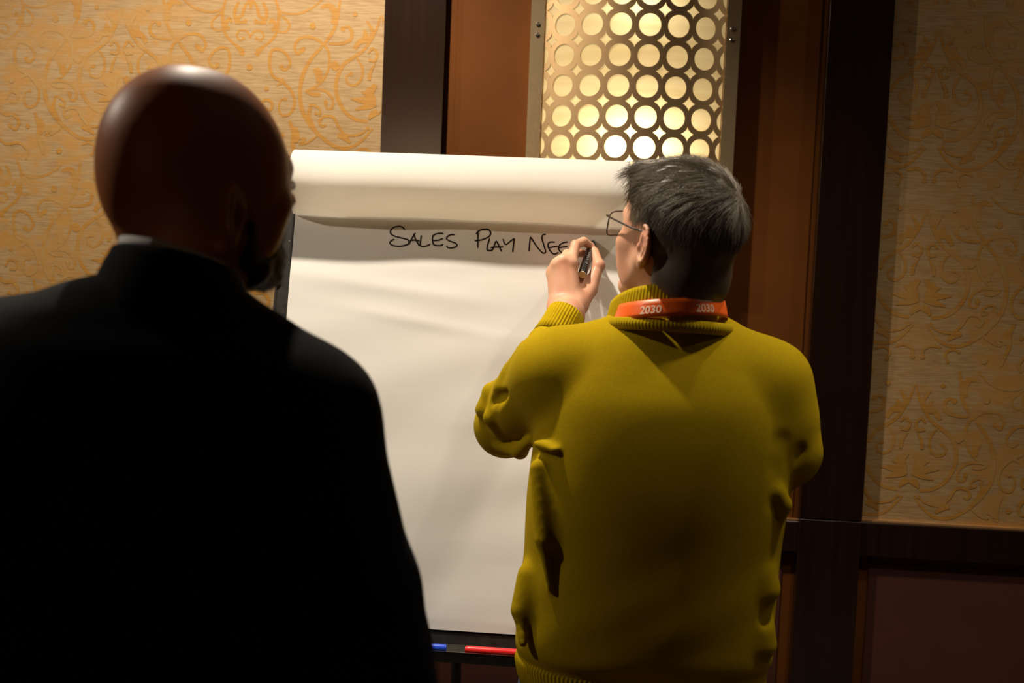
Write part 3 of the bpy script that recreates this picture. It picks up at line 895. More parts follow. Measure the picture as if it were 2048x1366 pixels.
# ---- generic head in local coordinates: face +Y, up +Z, origin between the ears ----
def head_field(zs=1.0, ears=True, tall=False):
    f = Field()
    if tall:
        f.ell((0, -.012, .050), (.078, .097, .101), .01); f.ell((0, .036, .040), (.068, .056, .084), .03)
    f.ell((0, -.012, .030*zs), (.078, .100, .092*zs), .01)
    f.ell((0, .034, .022), (.066, .056, .074), .03)
    f.ell((0, .034, -.040), (.056, .054, .068), .03)
    for s in (-1, 1):
        f.cap((s*.054, .004, -.040), (s*.044, .030, -.078), .018, .015, .02)
        f.cap((s*.044, .030, -.078), (s*.014, .076, -.100), .015, .016, .015)
        f.ell((s*.044, .060, -.022), (.022, .022, .018), .018)
        f.ell((s*.040, .050, -.052), (.022, .026, .030), .02)
    f.ell((0, .080, -.098), (.024, .018, .017), .014)
    f.cap((-.036, .084, .022), (.036, .084, .022), .010, None, .016)
    f.cap((0, .092, .014), (0, .116, -.026), .0065, .0105, .012)
    for s in (-1, 1): 
        f.ell((s*.0115, .104, -.032), (.0075, .011, .0075), .006)
        f.ell((s*.032, .104, .002), (.017, .012, .010), .014, op='s')
        f.ell((s*.031, .0835, .001), (.0125, .0115, .0115), .003)
        f.cap((s*.044, .082, .006), (s*.018, .092, .007), .0035, .003, .004)
    f.cap((-.021, .088, -.058), (0, .098, -.0545), .0035, .0055, .006); f.cap((.021, .088, -.058), (0, .098, -.0545), .0035, .0055, .006)
    f.cap((-.019, .088, -.063), (0, .0955, -.067), .0035, .006, .004); f.cap((.019, .088, -.063), (0, .0955, -.067), .0035, .006, .004)
    f.cap((0, -.022, -.045), (0, -.040, -.150), .056, .055, .03)
    if ears:
        for s in (-1, 1):
            # ear plane leans back and stands off the skull
            yd = np.array([s*.26, -.96, .05]); yd /= np.linalg.norm(yd)
            zd = np.array([s*.10, -.22, 1.0]); zd -= yd*np.dot(zd, yd); zd /= np.linalg.norm(zd)
            xd = np.cross(yd, zd)
            Rm = np.stack([xd, yd, zd], 1)
            outw = xd if xd[0]*s > 0 else -xd
            c = np.array([s*.079, -.012, -.008])
            f.ell(c+yd*.008, (.0065, .0185, .031), .006, Rm)
            f.ell(c+yd*.008+outw*.0085-zd*.002, (.0075, .0125, .021), .003, Rm, op='s')
            # helix rim
            pts = []
            for a in np.linspace(-2.5, 1.9, 15):
                pts.append(c+yd*(.009+.0178*math.cos(a)*1.0*(1 if a > -3 else 1))+zd*(.004+.0285*math.sin(-a)*-1)+outw*.004)
            rr = [.0030+.0008*math.sin(i/14*math.pi) for i in range(15)]
            f.chain(pts, rr, .003, .002)
            # antihelix and lobe, tragus
            f.chain([c+yd*.013+zd*.016+outw*.0035, c+yd*.016+zd*.000+outw*.0035, c+yd*.010-zd*.014+outw*.0035], [.0028, .003, .003], .003, .003)
            f.ell(c+yd*.003-zd*.029+outw*.001, (.0055, .0085, .0100), .005, Rm)
            f.ell(c-yd*.006-zd*.004+outw*.003, (.0045, .004, .006), .004, Rm)
    return f

def short_face(q):
    q = q.copy(); q[:, 1] += .36*np.clip(-q[:, 2], 0, .09); q[:, 2] = np.where(q[:, 2] < 0, q[:, 2]*1.2, q[:, 2]); return q

def head_matrix(face_dir, pitch, roll=0.0):
    """face_dir: world angle (0 = +Y, positive = towards -X); pitch up positive"""
    Rz = np.array([[math.cos(face_dir), -math.sin(face_dir), 0], [math.sin(face_dir), math.cos(face_dir), 0], [0, 0, 1]])
    Rx = np.array([[1, 0, 0], [0, math.cos(pitch), -math.sin(pitch)], [0, math.sin(pitch), math.cos(pitch)]])
    Ry = np.array([[math.cos(roll), 0, math.sin(roll)], [0, 1, 0], [-math.sin(roll), 0, math.cos(roll)]])
    return Rz@Rx@Ry

def generic_hand(f, wrist, direction, palm_n, s, curl=.5):
    """relaxed hand: wrist point, direction of fingers, palm normal, s=+1/-1 thumb side"""
    d = np.array(direction, float); d /= np.linalg.norm(d); n = np.array(palm_n, float); n -= d*np.dot(n, d); n /= np.linalg.norm(n)
    sd_ = np.cross(d, n)*s
    W = np.array(wrist, float)
    for i, (o_, L, r_) in enumerate(((.030, .075, .0085), (.010, .083, .0088), (-.011, .077, .0083), (-.031, .060, .0075))):
        mcp = W+d*.088+sd_*o_*.9
        f.cap(W+d*.01+sd_*o_*.55, mcp, .0150, .0125, .014)
        a = curl; p1 = mcp+(d*math.cos(a*.6)+n*math.sin(a*.6))*L*.45
        p2 = p1+(d*math.cos(a*1.6)+n*math.sin(a*1.6))*L*.3
        p3 = p2+(d*math.cos(a*2.2)+n*math.sin(a*2.2))*L*.25
        f.chain([mcp, p1, p2, p3], [r_*1.08, r_, r_*.92, r_*.8], .006, .004)
    t0 = W+d*.02+sd_*.022+n*.008
    t1 = t0+(d*.7+sd_*.6+n*.35)*.042; t2 = t1+(d*.9+sd_*.2+n*.4)*.032; t3 = t2+(d*.9+n*.45)*.026
    f.chain([t0, t1, t2, t3], [.016, .0125, .0105, .0085], .014, .005)

def basis_T(c): return np.array(c, float)

# ------------------------------------------------------------------ skins and cloth
def skin_mat(name, col, red, rough=.45, mottle=12):
    m, nt, b = new_mat(name)
    tc = node(nt, 'ShaderNodeTexCoord')
    nz = node(nt, 'ShaderNodeTexNoise', i_Scale=float(mottle), i_Detail=5.0); nt.links.new(tc.outputs['Object'], nz.inputs[0])
    rp = node(nt, 'ShaderNodeValToRGB'); rp.color_ramp.elements[0].position = .35; rp.color_ramp.elements[1].position = .68
    rp.color_ramp.elements[0].color = (*col, 1); rp.color_ramp.elements[1].color = (*red, 1)
    nt.links.new(nz.outputs[0], rp.inputs[0]); nt.links.new(rp.outputs[0], b.inputs['Base Color'])
    b.inputs['Roughness'].default_value = rough
    b.inputs['Subsurface Weight'].default_value = .25
    b.inputs['Subsurface Radius'].default_value = (1, .3, .12)
    b.inputs['Subsurface Scale'].default_value = .006
    n2 = node(nt, 'ShaderNodeTexNoise', i_Scale=450.0, i_Detail=3.0); nt.links.new(tc.outputs['Object'], n2.inputs[0])
    bp = node(nt, 'ShaderNodeBump', i_Strength=.18, i_Distance=.0006); nt.links.new(n2.outputs[0], bp.inputs['Height'])
    nt.links.new(bp.outputs[0], b.inputs['Normal'])
    return m
MW['skin_a'] = skin_mat('tanned_skin', (.38, .13, .04), (.47, .145, .045), .48, 9)
MW['skin_b'] = skin_mat('fair_skin', (.66, .36, .22), (.62, .28, .17), .5, 22)
MW['coat'] = simple('black_wool_coat', (.0040, .0040, .0050), .95, spec=.15, bump=(500, .4, .0008))
MW['collar_white'] = simple('white_shirt_cotton', (.62, .60, .58), .8)
MW['trouser_dark'] = simple('black_trouser_cloth', (.008, .008, .010), .9, bump=(600, .3, .0005))
MW['shoe'] = simple('black_shoe_leather', (.012, .010, .009), .35)
MW['shoe_brown'] = simple('brown_shoe_leather', (.10, .045, .02), .4)
MW['jeans'] = simple('blue_denim', (.05, .075, .13), .85, noise=((200, 200, 60), 3, .2, (.08, .11, .18)), bump=(700, .4, .0006))
MW['sweater'] = simple('mustard_wool_knit', (.44, .300, .003), .95, spec=.08, noise=(240, 4, .3, (.37, .245, .003)), bump=(900, .35, .0008))
MW['rib'] = simple('mustard_ribbed_knit', (.42, .285, .004), .95, spec=.08, bump=(900, .35, .0006))
MW['lanyard'] = simple('orange_lanyard_satin', (.95, .13, .008), .4, sheen=.1)
MW['print'] = simple('white_lanyard_print', (.90, .62, .40), .5)
MW['frame'] = simple('dark_spectacle_frame', (.035, .018, .010), .3)
MW['white_eye'] = simple('eye_white', (.75, .72, .68), .2)
def glass():
    m, nt, b = new_mat('spectacle_lens'); nt.nodes.remove(b)
    t = node(nt, 'ShaderNodeBsdfTransparent'); t.inputs[0].default_value = (.93, .91, .88, 1)
    g = node(nt, 'ShaderNodeBsdfGlossy'); g.inputs['Roughness'].default_value = .03
    mx = node(nt, 'ShaderNodeMixShader', i_0=.06); nt.links.new(t.outputs[0], mx.inputs[1]); nt.links.new(g.outputs[0], mx.inputs[2])
    nt.links.new(mx.outputs[0], nt.nodes['Material Output'].inputs[0]); return m
MW['lens'] = glass()
def hair_mat(name, dark, grey, axis_lo, axis_hi, dirn):
    """grey towards the temples: position-based blend plus streak noise"""
    m, nt, b = new_mat(name)
    at = node(nt, 'ShaderNodeAttribute'); at.attribute_name = 'grey'
    mx = node(nt, 'ShaderNodeMix', data_type='RGBA'); nt.links.new(at.outputs['Fac'], mx.inputs['Factor'])
    mx.inputs[6].default_value = (*dark, 1); mx.inputs[7].default_value = (*grey, 1)
    nt.links.new(mx.outputs[2], b.inputs['Base Color'])
    b.inputs['Roughness'].default_value = .42; b.inputs['Specular IOR Level'].default_value = .5
    return m
MW['hair'] = hair_mat('greying_brown_hair', (.075, .054, .039), (.75, .66, .50), 0, 1, 0)
MW['beard'] = simple('dark_beard_hair', (.012, .007, .005), .6)

# ================================================================== MAN IN THE DARK COAT
Y1 = 1.34
H1 = Q(410, 408, Y1)
HM1 = head_matrix(YAW-R(43), R(15))
root1 = Q(350, 683, 1.24); root1[2] = 0
man1 = thing('person', 'bald bearded person in a dark coat, seen from behind at the left', 'person', (root1[0], root1[1], 0))
Z = lambda px, py, Y: Q(px, py, Y)[2]
def rows_px(rows, Y):
    out = []
    for (py, l, r_, dep, yo) in rows:
        a = Q(l, py, Y); b = Q(r_, py, Y); c = Q((l+r_)/2, py, Y)
        out.append((c[2], c[0], Y+yo, (b[0]-a[0])/2, dep))
    return out
YC1 = 1.25
coat_rows = rows_px([(548, 222, 452, .066, .0), (566, 158, 470, .076, .0), (590, 100, 497, .086, .0), (615, 22, 520, .096, .0), (640, -30, 545, .104, .0), (662, -60, 582, .112, .0), (695, -80, 635, .120, .0),
                     (770, -90, 690, .130, .0), (860, -85, 708, .136, .0), (1000, -75, 716, .136, .0), (1180, -70, 722, .134, .0), (1366, -70, 735, .136, .0)], YC1)
zl, cxl, cyl, al, bl_ = coat_rows[-1]
coat_rows += [(1.02, cxl, YC1, al*1.02, .14), (.90, cxl, YC1, al*1.04, .145), (.82, cxl, YC1, al*1.05, .145)]
shR = Q(612, 832, YC1+.005); elR = Q(728, 1175, YC1-.01); wrR = elR+np.array([.05, .08, -.23])
shL = Q(-10, 740, YC1+.005); elL = Q(-70, 1175, YC1-.01); wrL = elL+np.array([-.01, .10, -.23])
f = Field()
f.loft(coat_rows, .02, 2.5)
for sh, el, wr in ((shR, elR, wrR), (shL, elL, wrL)):
    f.cap(sh, el, .066, .056, .035); f.cap(el, wr, .056, .043, .02)
nr = Q(725, 770, YC1)
f.cap(Q(520, 725, YC1), shR, .046, .062, .04)
f.cap(Q(150, 680, YC1), shL, .046, .062, .04)
def folds1(P):
    return .0025*np.sin(P[:, 2]*38+P[:, 0]*14+2*np.sin(P[:, 0]*11))*np.clip((1.45-P[:, 2])*4, 0, 1)
f.add(folds1, (-9, -9, -9), (9, 9, 9), .01, 'd')
V, F = f.mesh(.0055); V = relax(V, F, 2)
mesh_np('coat', V, F, MW['coat'], man1)['label'] = 'plain black wool coat'
# standing coat collar
def ring_band(name, mat, parent, c, ax_, ay_, tilt, h, th, n=96, ribs=0, ribamp=0.0, flare=0.0, a0=0, a1=2*math.pi, wav=0.0, twist=0.0, seg=8, yawr=0.0, sag_=0.0):
    """thick band around an (tilted) ellipse. local +y is forward, lowered by tilt"""
    V = []; closed = abs(a1-a0-2*math.pi) < 1e-6
    A = np.linspace(a0, a1, n, endpoint=not closed)
    prof = []
    for i in range(seg+1):
        t = i/seg; prof.append((t, 0))
    outer = [(t, 1) for t in np.linspace(0, 1, seg+1)]; inner = [(t, 0) for t in np.linspace(1, 0, seg+1)]
    pr = outer+inner
    m_ = len(pr)
    for a in A:
        ca, sa = math.cos(a), math.sin(a)
        for (t, o_) in pr:
            rr = (th*.5*math.sin(math.pi*max(0.06, min(.94, t)))**.5)*(1 if o_ else -1)+flare*(1-t)
            if ribs and o_: rr += ribamp*(.5+.5*math.cos(ribs*a))
            x = (ax_+rr)*ca; y = (ay_+rr)*sa; z = h*(t-.5)+wav*math.sin(3*a+1)
            z += -y*math.tan(tilt)+sag_*x
            xx = x*math.cos(yawr)-y*math.sin(yawr); yy = x*math.sin(yawr)+y*math.cos(yawr)
            V.append((c[0]+xx, c[1]+yy, c[2]+z))
    F = []
    na = len(A)
    for i in range(na if closed else na-1):
        for k in range(m_):
            a = i*m_+k; b = i*m_+(k+1) % m_; j = (i+1) % na
            F.append((a, j*m_+k, j*m_+(k+1) % m_, b))
    if not closed:
        F.append(tuple(range(m_))); F.append(tuple(range((na-1)*m_, na*m_))[::-1])
    return mesh_np(name, V, F, mat, parent)
cc = Q(352, 600, YC1)
ring_band('coat_collar', MW['coat'], man1, cc+np.array([0, .0, .004]), .060, .068, R(14), .070, .012, flare=.024, sag_=-.10)
o = ring_band('shirt_collar', MW['collar_white'], man1, cc+np.array([-.003, .004, .012]), .054, .060, R(14), .070, .004, sag_=-.17)
# body
f = Field()
f.local(HM1, H1, head_field(1.0, True, True), short_face)
nb = np.array([cc[0], YC1, Z(350, 640, YC1)-.03])
f.cap(H1+HM1@np.array([0, -.03, -.04]), nb, .056, .060, .03)
hip = np.array([cxl, YC1, .95])
f.loft([(nb[2]-.42, cxl, YC1, .15, .095), (nb[2]-.25, cxl, YC1, .155, .10), (nb[2]-.10, cxl, YC1, .15, .09), (nb[2]-.02, cxl, YC1, .08, .06)], .03)
f.loft([(.86, hip[0], YC1, .15, .10), (1.0, hip[0], YC1, .14, .095), (1.12, hip[0], YC1, .13, .09), (nb[2]-.40, cxl, YC1, .15, .095)], .03)
for sh, el, wr, s in ((shR, elR, wrR, 1), (shL, elL, wrL, -1)):
    f.cap(sh, el, .045, .038, .04); f.cap(el, wr, .038, .026, .02)
    generic_hand(f, wr, (0.02*s, .25, -1), (-s, .1, 0), 1 if s > 0 else -1, .55)
for s in (-1, 1):
    h_ = hip+np.array([s*.085, 0, -.05]); kn = np.array([hip[0]+s*.10, YC1+.01, .50]); an = np.array([hip[0]+s*.105, YC1-.02, .09])
    f.cap(h_, kn, .075, .052, .03); f.cap(kn, an, .050, .036, .02)
    f.cap(an+np.array([0, -.02, -.045]), an+np.array([s*.02, .15, -.055]), .032, .026, .02)
V, F = f.mesh(.0034); V = relax(V, F, 1, .4)
mesh_np('body', V, F, MW['skin_a'], man1)
# trousers + shoes
def trousers(parent, hip, Y, mat, top_z, wa, da, vox=.008, lead=0.0):
    f = Field()
    f.loft([(.80, hip[0], Y, wa*.98, da), (.90, hip[0], Y, wa, da), (top_z, hip[0], Y, wa*.93, da*.93)], .03, 2.3)
    for s in (-1, 1):
        kn = np.array([hip[0]+s*.10, Y+.01+lead*s, .50]); an = np.array([hip[0]+s*.108, Y-.015+lead*s, .085])
        f.cap((hip[0]+s*.082, Y, .82), kn, .092, .070, .03); f.cap(kn, an, .070, .060, .02)
    f.add(lambda P: .003*np.sin(P[:, 2]*45+P[:, 0]*20)*np.clip((.6-P[:, 2])*3, 0, 1), (-9,)*3, (9,)*3, .01, 'd')
    V, F = f.mesh(vox); V = relax(V, F, 2)
    return mesh_np('trousers', V, F, mat, parent)
def shoes(parent, hip, Y, mat, lead=0.0):
    for s in (-1, 1):
        f = Field(); x = hip[0]+s*.11; y = Y-.02+lead*s
        f.ell((x, y-.03, .045), (.038, .052, .042), .02)
        f.ell((x+s*.012, y+.12, .034), (.046, .095, .032), .03)
        f.cap((x, y-.01, .07), (x, y, .10), .046, .044, .02)
        f.add(lambda P: -(P[:, 2]-.012), (-9,)*3, (9,)*3, .004, 'i')
        V, F = f.mesh(.005)
        sh = mesh_np('shoe', V, F, mat, parent)
        mb = MB(); n = 28; top_ = []; 
        for k in range(n):
            a = 2*math.pi*k/n; yy = y+.045+.135*math.sin(a); xx = x+s*.006+(.042+.006*math.sin(a))*math.cos(a)
            top_.append((xx, yy))
        Vv = [(p[0], p[1], 0.001) for p in top_]+[(p[0], p[1], .014) for p in top_]
        mb.add(Vv, [tuple(range(n))[::-1], tuple(range(n, 2*n))]+[(k, (k+1) % n, n+(k+1) % n, n+k) for k in range(n)])
        mb.build('sole', MW['shoe'], sh)
trousers(man1, hip, YC1, MW['trouser_dark'], 1.0, .165, .115)
shoes(man1, hip, YC1, MW['shoe'])

def eyes(parent, Rm, T, sc_=1.0):
    for s in (-1, 1):
        c = T+Rm@np.array([s*.031, .0865, .001])
        V = []; F = []; n = 16
        for i in range(9):
            th = math.pi*i/8
            for k in range(n):
                a = 2*math.pi*k/n; V.append(c+Rm@np.array([math.sin(th)*math.cos(a)*.0105, math.cos(th)*.0105, math.sin(th)*math.sin(a)*.0058]))
        for i in range(8):
            for k in range(n): F.append((i*n+k, i*n+(k+1) % n, (i+1)*n+(k+1) % n, (i+1)*n+k))
        e = mesh_np('eye', V, F, MW['white_eye'], parent)
        mb = MB(); d = Rm@np.array([0, 1.0, 0]); mb.tube([c+d*.0088, c+d*.0107], [.0058, .0052], 16); mb.build('iris', MW['frame'], e)
        pb = spline([T+Rm@np.array([s*x_, y_, z_]) for x_, y_, z_ in ((.016, .0945, .019), (.030, .0935, .0235), (.045, .082, .020))], 5)
        MB().tube(list(pb), [.0015]+[.0026]*(len(pb)-4)+[.002, .0015, .001], 8).build('eyebrow', MW['beard'] if parent is man1 else MW['hair'], parent, True)
    return
eyes(man1, HM1, H1)

def frames_of(V, F):
    """vertex normals"""
    a = V[F[:, 1]]-V[F[:, 0]]; b = V[F[:, 2]]-V[F[:, 0]]; n = np.cross(a, b)
    N = np.zeros_like(V)
    for k in range(F.shape[1]):
        for c in range(3): N[:, c] += np.bincount(F[:, k], weights=n[:, c], minlength=len(V))
    return N/(np.linalg.norm(N, axis=1)[:, None]+1e-12)

def strands(name, mat, parent, roots, norms, dirs, lens, rad, nseg=6, lift=.25, droop=None, wig=.15, grey=None, kind=True):
    """three sided tapering hairs"""
    n = len(roots); 
    P = [roots-norms*.001]; d = dirs*(1-lift)+norms*lift; d /= np.linalg.norm(d, axis=1)[:, None]
    seg = (lens/nseg)[:, None]
    for i in range(nseg):
        P.append(P[-1]+d*seg)
        tgt = dirs*1.0 - norms*.10
        if droop is not None: tgt = tgt+droop
        d = d*.6+tgt*.4+rng.normal(0, wig*.3, d.shape); d /= np.linalg.norm(d, axis=1)[:, None]
    P = np.stack(P, 1)                          # n, nseg+1, 3
    s1 = np.cross(dirs, norms); s1 /= np.linalg.norm(s1, axis=1)[:, None]+1e-9
    V = []
    tp = np.linspace(1, .25, nseg+1)
    for k in range(3):
        a = 2*math.pi*k/3
        off = (math.cos(a)*s1+math.sin(a)*norms)
        V.append(P+off[:, None, :]*(rad[:, None]*tp[None])[:, :, None])
    V = np.stack(V, 2)                          # n, seg+1, 3, 3
    idx = np.arange(n*(nseg+1)*3).reshape(n, nseg+1, 3)
    Fs = []
    for k in range(3):
        j = (k+1) % 3
        Fs.append(np.stack([idx[:, :-1, k], idx[:, :-1, j], idx[:, 1:, j], idx[:, 1:, k]], -1).reshape(-1, 4))
    F = np.vstack(Fs)
    o = mesh_np(name, V.reshape(-1, 3), F, mat, parent)
    if grey is not None:
        at = o.data.attributes.new('grey', 'FLOAT', 'POINT')
        at.data.foreach_set('value', np.repeat(grey, (nseg+1)*3).astype(np.float32))
    if kind: o['kind'] = 'stuff'
    return o

# beard: close shell over the jaw
f = Field()
bf = Field()
for s in (-1, 1):
    bf.cap((s*.066, .012, -.030), (s*.056, .014, -.066), .010, .017, .012)
    bf.cap((s*.056, .014, -.066), (s*.046, .040, -.092), .017, .018, .014)
    bf.cap((s*.046, .040, -.092), (s*.016, .080, -.112), .018, .019, .014)
    bf.cap((s*.040, .062, -.070), (s*.028, .080, -.090), .014, .013, .016)
    bf.cap((s*.026, .086, -.060), (0, .098, -.047), .006, .005, .008)
    bf.cap((s*.026, .086, -.060), (s*.022, .084, -.085), .007, .010, .008)
bf.ell((0, .083, -.098), (.028, .022, .021), .014)
f.local(HM1, H1, bf, short_face)
f.add(lambda P: .0010*np.sin(P[:, 0]*700)*np.sin(P[:, 1]*650)*np.sin(P[:, 2]*600), (-9,)*3, (9,)*3, .01, 'd')
Vb, Fb = f.mesh(.0028)
bo = mesh_np('beard', Vb, Fb, MW['beard'], man1); bo['label'] = 'short dark full beard'
Nb = frames_of(Vb, Fb)
sel = rng.integers(0, len(Vb), 5200)
dn = np.tile(np.array([0, 0, -1.0]), (len(sel), 1)); dn -= Nb[sel]*np.sum(dn*Nb[sel], 1)[:, None]; dn /= np.linalg.norm(dn, axis=1)[:, None]+1e-6
so = strands('beard_hairs', MW['beard'], bo, Vb[sel], Nb[sel], dn, rng.uniform(.004, .009, len(sel)), np.full(len(sel), .00022), 3, .5)

# ================================================================== MAN IN THE MUSTARD SWEATER
YC2 = 2.06
H2 = Q(1352, 480, 2.05)
HM2 = head_matrix(YAW+R(35), R(13), R(0))
rt2 = Q(1300, 1300, YC2)
man2 = thing('person', 'grey-haired person with glasses in a mustard sweater, writing on the flipchart', 'person', (rt2[0], YC2, 0))
torso_rows = rows_px([(1350, 1040, 1530, .124, .0), (1318, 1036, 1532, .126, .0), (1290, 1030, 1546, .136, .0), (1240, 1032, 1545, .138, .0), (1180, 1036, 1549, .139, .0),
                      (1100, 1046, 1556, .140, .0), (1000, 1052, 1572, .140, -.002), (930, 1060, 1580, .137, -.004), (860, 1070, 1584, .131, -.005), (800, 1080, 1580, .123, -.004), (755, 1094, 1570, .113, .0),
                      (715, 1116, 1545, .101, .004), (690, 1145, 1510, .092, .006), (668, 1185, 1470, .084, .008), (645, 1230, 1432, .074, .010)], YC2)
sl = Q(1114, 743, YC2); el = Q(1012, 852, 2.225); wr = Q(1132, 632, 2.405)
sr = Q(1534, 766, YC2); er = Q(1578, 905, YC2-.005); wr2 = Q(1500, 985, 2.30)
mid = el+(wr-el)*.82
f = Field()
f.loft(torso_rows, .02, 2.35)
f.chain([sl, sl+(el-sl)*.5, el], [.068, .064, .054], .035, .02)
f.chain([el, el+(wr-el)*.35, el+(wr-el)*.72, mid], [.054, .052, .040, .034], .018, .012)
f.chain([sr, sr+(er-sr)*.55, er], [.066, .060, .050], .035, .02)
f.chain([er, er+(wr2-er)*.5, wr2], [.050, .046, .034], .018, .015)
f.cap(Q(1205, 696, YC2), sl, .046, .062, .04)
f.cap(Q(1448, 696, YC2), sr, .046, .062, .04)
# elbow bunching and creases of the raised sleeve (ridges and grooves)
def ridge(pts, r, k=.012): f.chain(pts, [r*.6]+[r]*(len(pts)-2)+[r*.5] if len(pts) > 2 else [r, r*.6], k, .006)
def groove(pts, r, k=.010):
    for i in range(len(pts)-1): f.cap(pts[i], pts[i+1], r, r*.8, k, 's')
q = lambda px, py, Y: Q(px, py, Y)
ridge([q(1052, 700, 2.07), q(1028, 745, 2.11), q(1012, 775, 2.12), q(1020, 800, 2.10)], .020)
ridge([q(1010, 765, 2.16), q(985, 785, 2.18), q(972, 820, 2.18), q(978, 850, 2.18)], .018)
ridge([q(1000, 800, 2.14), q(985, 835, 2.14), q(1000, 870, 2.15)], .016)
ridge([q(1000, 893, 2.17), q(1040, 902, 2.13), q(1062, 880, 2.08)], .014)
groove([q(1016, 735, 2.12), q(1003, 755, 2.14)], .006)
groove([q(1028, 782, 2.075), q(1008, 792, 2.09), q(990, 812, 2.10)], .006)
groove([q(1000, 790, 2.10), q(985, 806, 2.12)], .006)
groove([q(965, 850, 2.16), q(976, 882, 2.16)], .005)
groove([q(1070, 880, 1.985), q(1058, 905, 1.99), q(1050, 925, 2.0)], .009, .014)
ridge([q(1075, 888, 1.985), q(1110, 900, 1.955)], .007)
# side seams bulging over the hem
ridge([q(1050, 1150, 2.0), q(1040, 1220, 1.99), q(1046, 1285, 1.97)], .014, .03)
ridge([q(1070, 935, 1.975), q(1085, 1080, 1.955), q(1100, 1180, 1.95)], .010, .03)
ridge([q(1528, 1150, 1.99), q(1538, 1180, 1.99), q(1505, 1205, 1.985)], .012, .03)
ridge([q(1530, 1260, 1.99), q(1532, 1290, 1.99), q(1480, 1308, 1.985)], .014, .03)
groove([q(1552, 1222, 1.99), q(1535, 1240, 1.978)], .006, .02)
# armpit of the hanging arm
groove([q(1572, 885, 1.965), q(1566, 940, 1.955), q(1560, 1010, 1.955)], .006, .025)
groove([q(1602, 900, 2.0), q(1594, 945, 1.99)], .004, .014)
ridge([q(1556, 985, 1.975), q(1570, 1010, 1.985), q(1560, 1050, 1.99)], .010, .02)
# small wrinkles at the nape
groove([q(1340, 696, 1.957), q(1385, 697, 1.953), q(1425, 692, 1.957)], .0035, .014)
def folds2(P):
    zf = np.clip((1.30-P[:, 2])*3, 0, 1)
    d = .0012*np.sin(P[:, 2]*24-P[:, 0]*16+1.5*np.sin(P[:, 0]*9+P[:, 2]*5))*zf
    d += .0006*np.sin(P[:, 2]*70-P[:, 0]*40)*np.clip((1.25-P[:, 2])*3, 0, 1)
    # ripples along the forearm
    t = (P-el)@(wr-el)/np.dot(wr-el, wr-el); rr = np.linalg.norm(P-el-np.clip(t, 0, 1)[:, None]*(wr-el), axis=1)
    d += .0020*np.sin(t*30+P[:, 0]*30)*np.exp(-(rr/.07)**4)*np.clip(t*4, 0, 1)*np.clip((1-t)*5, 0, 1)
    return d
f.add(folds2, (-9,)*3, (9,)*3, .01, 'd')
V, F = f.mesh(.0042); V = relax(V, F, 2)
mesh_np('sweater', V, F, MW['sweater'], man2)['label'] = 'mustard yellow knitted sweater'

# ribbed parts
def ribbed_tube(name, mat, parent, cpts, rads, ribs, amp, n=None, squash=1.0, sqdir=None):
    """rads: list of (ra, rb) ; cross-section axes from sqdir"""
    n = n or ribs*6
    P = [np.array(p, float) for p in cpts]; V = []; F = []
    T = P[-1]-P[0]; T /= np.linalg.norm(T)
    A = np.array(sqdir, float); A -= T*np.dot(A, T); A /= np.linalg.norm(A); B_ = np.cross(T, A)
    rows = []
    for i, p in enumerate(P): rows.append((p, rads[i], 1.0))
    inner = [(P[-1], (rads[-1][0]-.004, rads[-1][1]-.004), 0.0), (P[0], (rads[0][0]-.004, rads[0][1]-.004), 0.0)]
    rows = [(P[0], (rads[0][0]-.002, rads[0][1]-.002), .3)]+rows+[(P[-1]+T*.001, (rads[-1][0]-.002, rads[-1][1]-.002), .3)]+inner
    for (p, (ra, rb), w_) in rows:
        for k in range(n):
            a = 2*math.pi*k/n; rib = amp*w_*(abs(math.cos(ribs*a/2))**.7*2-1)
            V.append(p+A*(ra+rib)*math.cos(a)+B_*(rb+rib)*math.sin(a))
    m_ = len(rows)
    for i in range(m_):
        j = (i+1) % m_
        for k in range(n): F.append((i*n+k, i*n+(k+1) % n, j*n+(k+1) % n, j*n+k))
    return mesh_np(name, V, F, mat, parent)
fa = (wr-el)/np.linalg.norm(wr-el)
c0 = el+(wr-el)*.76; 
ribbed_tube('cuff', MW['rib'], man2, [c0, c0+fa*.02, c0+fa*.045, c0+fa*.068], [(.041, .042), (.039, .040), (.037, .0385), (.037, .0385)], 40, .0012, sqdir=(1, 0, 0))
# hem
zh = [Z(1290, y_, YC2) for y_ in (1366, 1348, 1325, 1303)]
hr = []
hc = []
for y_, l, r_ in ((1368, 1040, 1522), (1350, 1034, 1528), (1325, 1030, 1532), (1304, 1037, 1530)):
    a = Q(l, y_, YC2); b = Q(r_, y_, YC2); hr.append(((b[0]-a[0])/2, .124)); hc.append(np.array([(a[0]+b[0])/2, YC2, (a[2]+b[2])/2]))
def ribbed_super(name, mat, parent, cps, rads, ribs, amp, nexp=2.35):
    n = ribs*5; V = []; F = []
    rows = [(c, r_, 1.0) for c, r_ in zip(cps, rads)]
    rows = [(cps[0]-np.array([0, 0, .002]), (rads[0][0]-.003, rads[0][1]-.003), .2)]+rows+[(cps[-1], (rads[-1][0]-.01, rads[-1][1]-.01), 0), (cps[0], (rads[0][0]-.012, rads[0][1]-.012), 0)]
    for (p, (ra, rb), w_) in rows:
        for k in range(n):
            a = 2*math.pi*k/n; rib = amp*w_*math.cos(ribs*a)
            ca, sa = math.cos(a), math.sin(a)
            kk = (abs(ca)**nexp+abs(sa)**nexp)**(-1/nexp)
            V.append(p+np.array([(ra+rib)*ca*kk, (rb+rib)*sa*kk, 0]))
    m_ = len(rows)
    for i in range(m_):
        j = (i+1) % m_
        for k in range(n): F.append((i*n+k, i*n+(k+1) % n, j*n+(k+1) % n, j*n+k))
    return mesh_np(name, V, F, mat, parent)
ribbed_super('hem', MW['rib'], man2, hc, hr, 170, .0009)
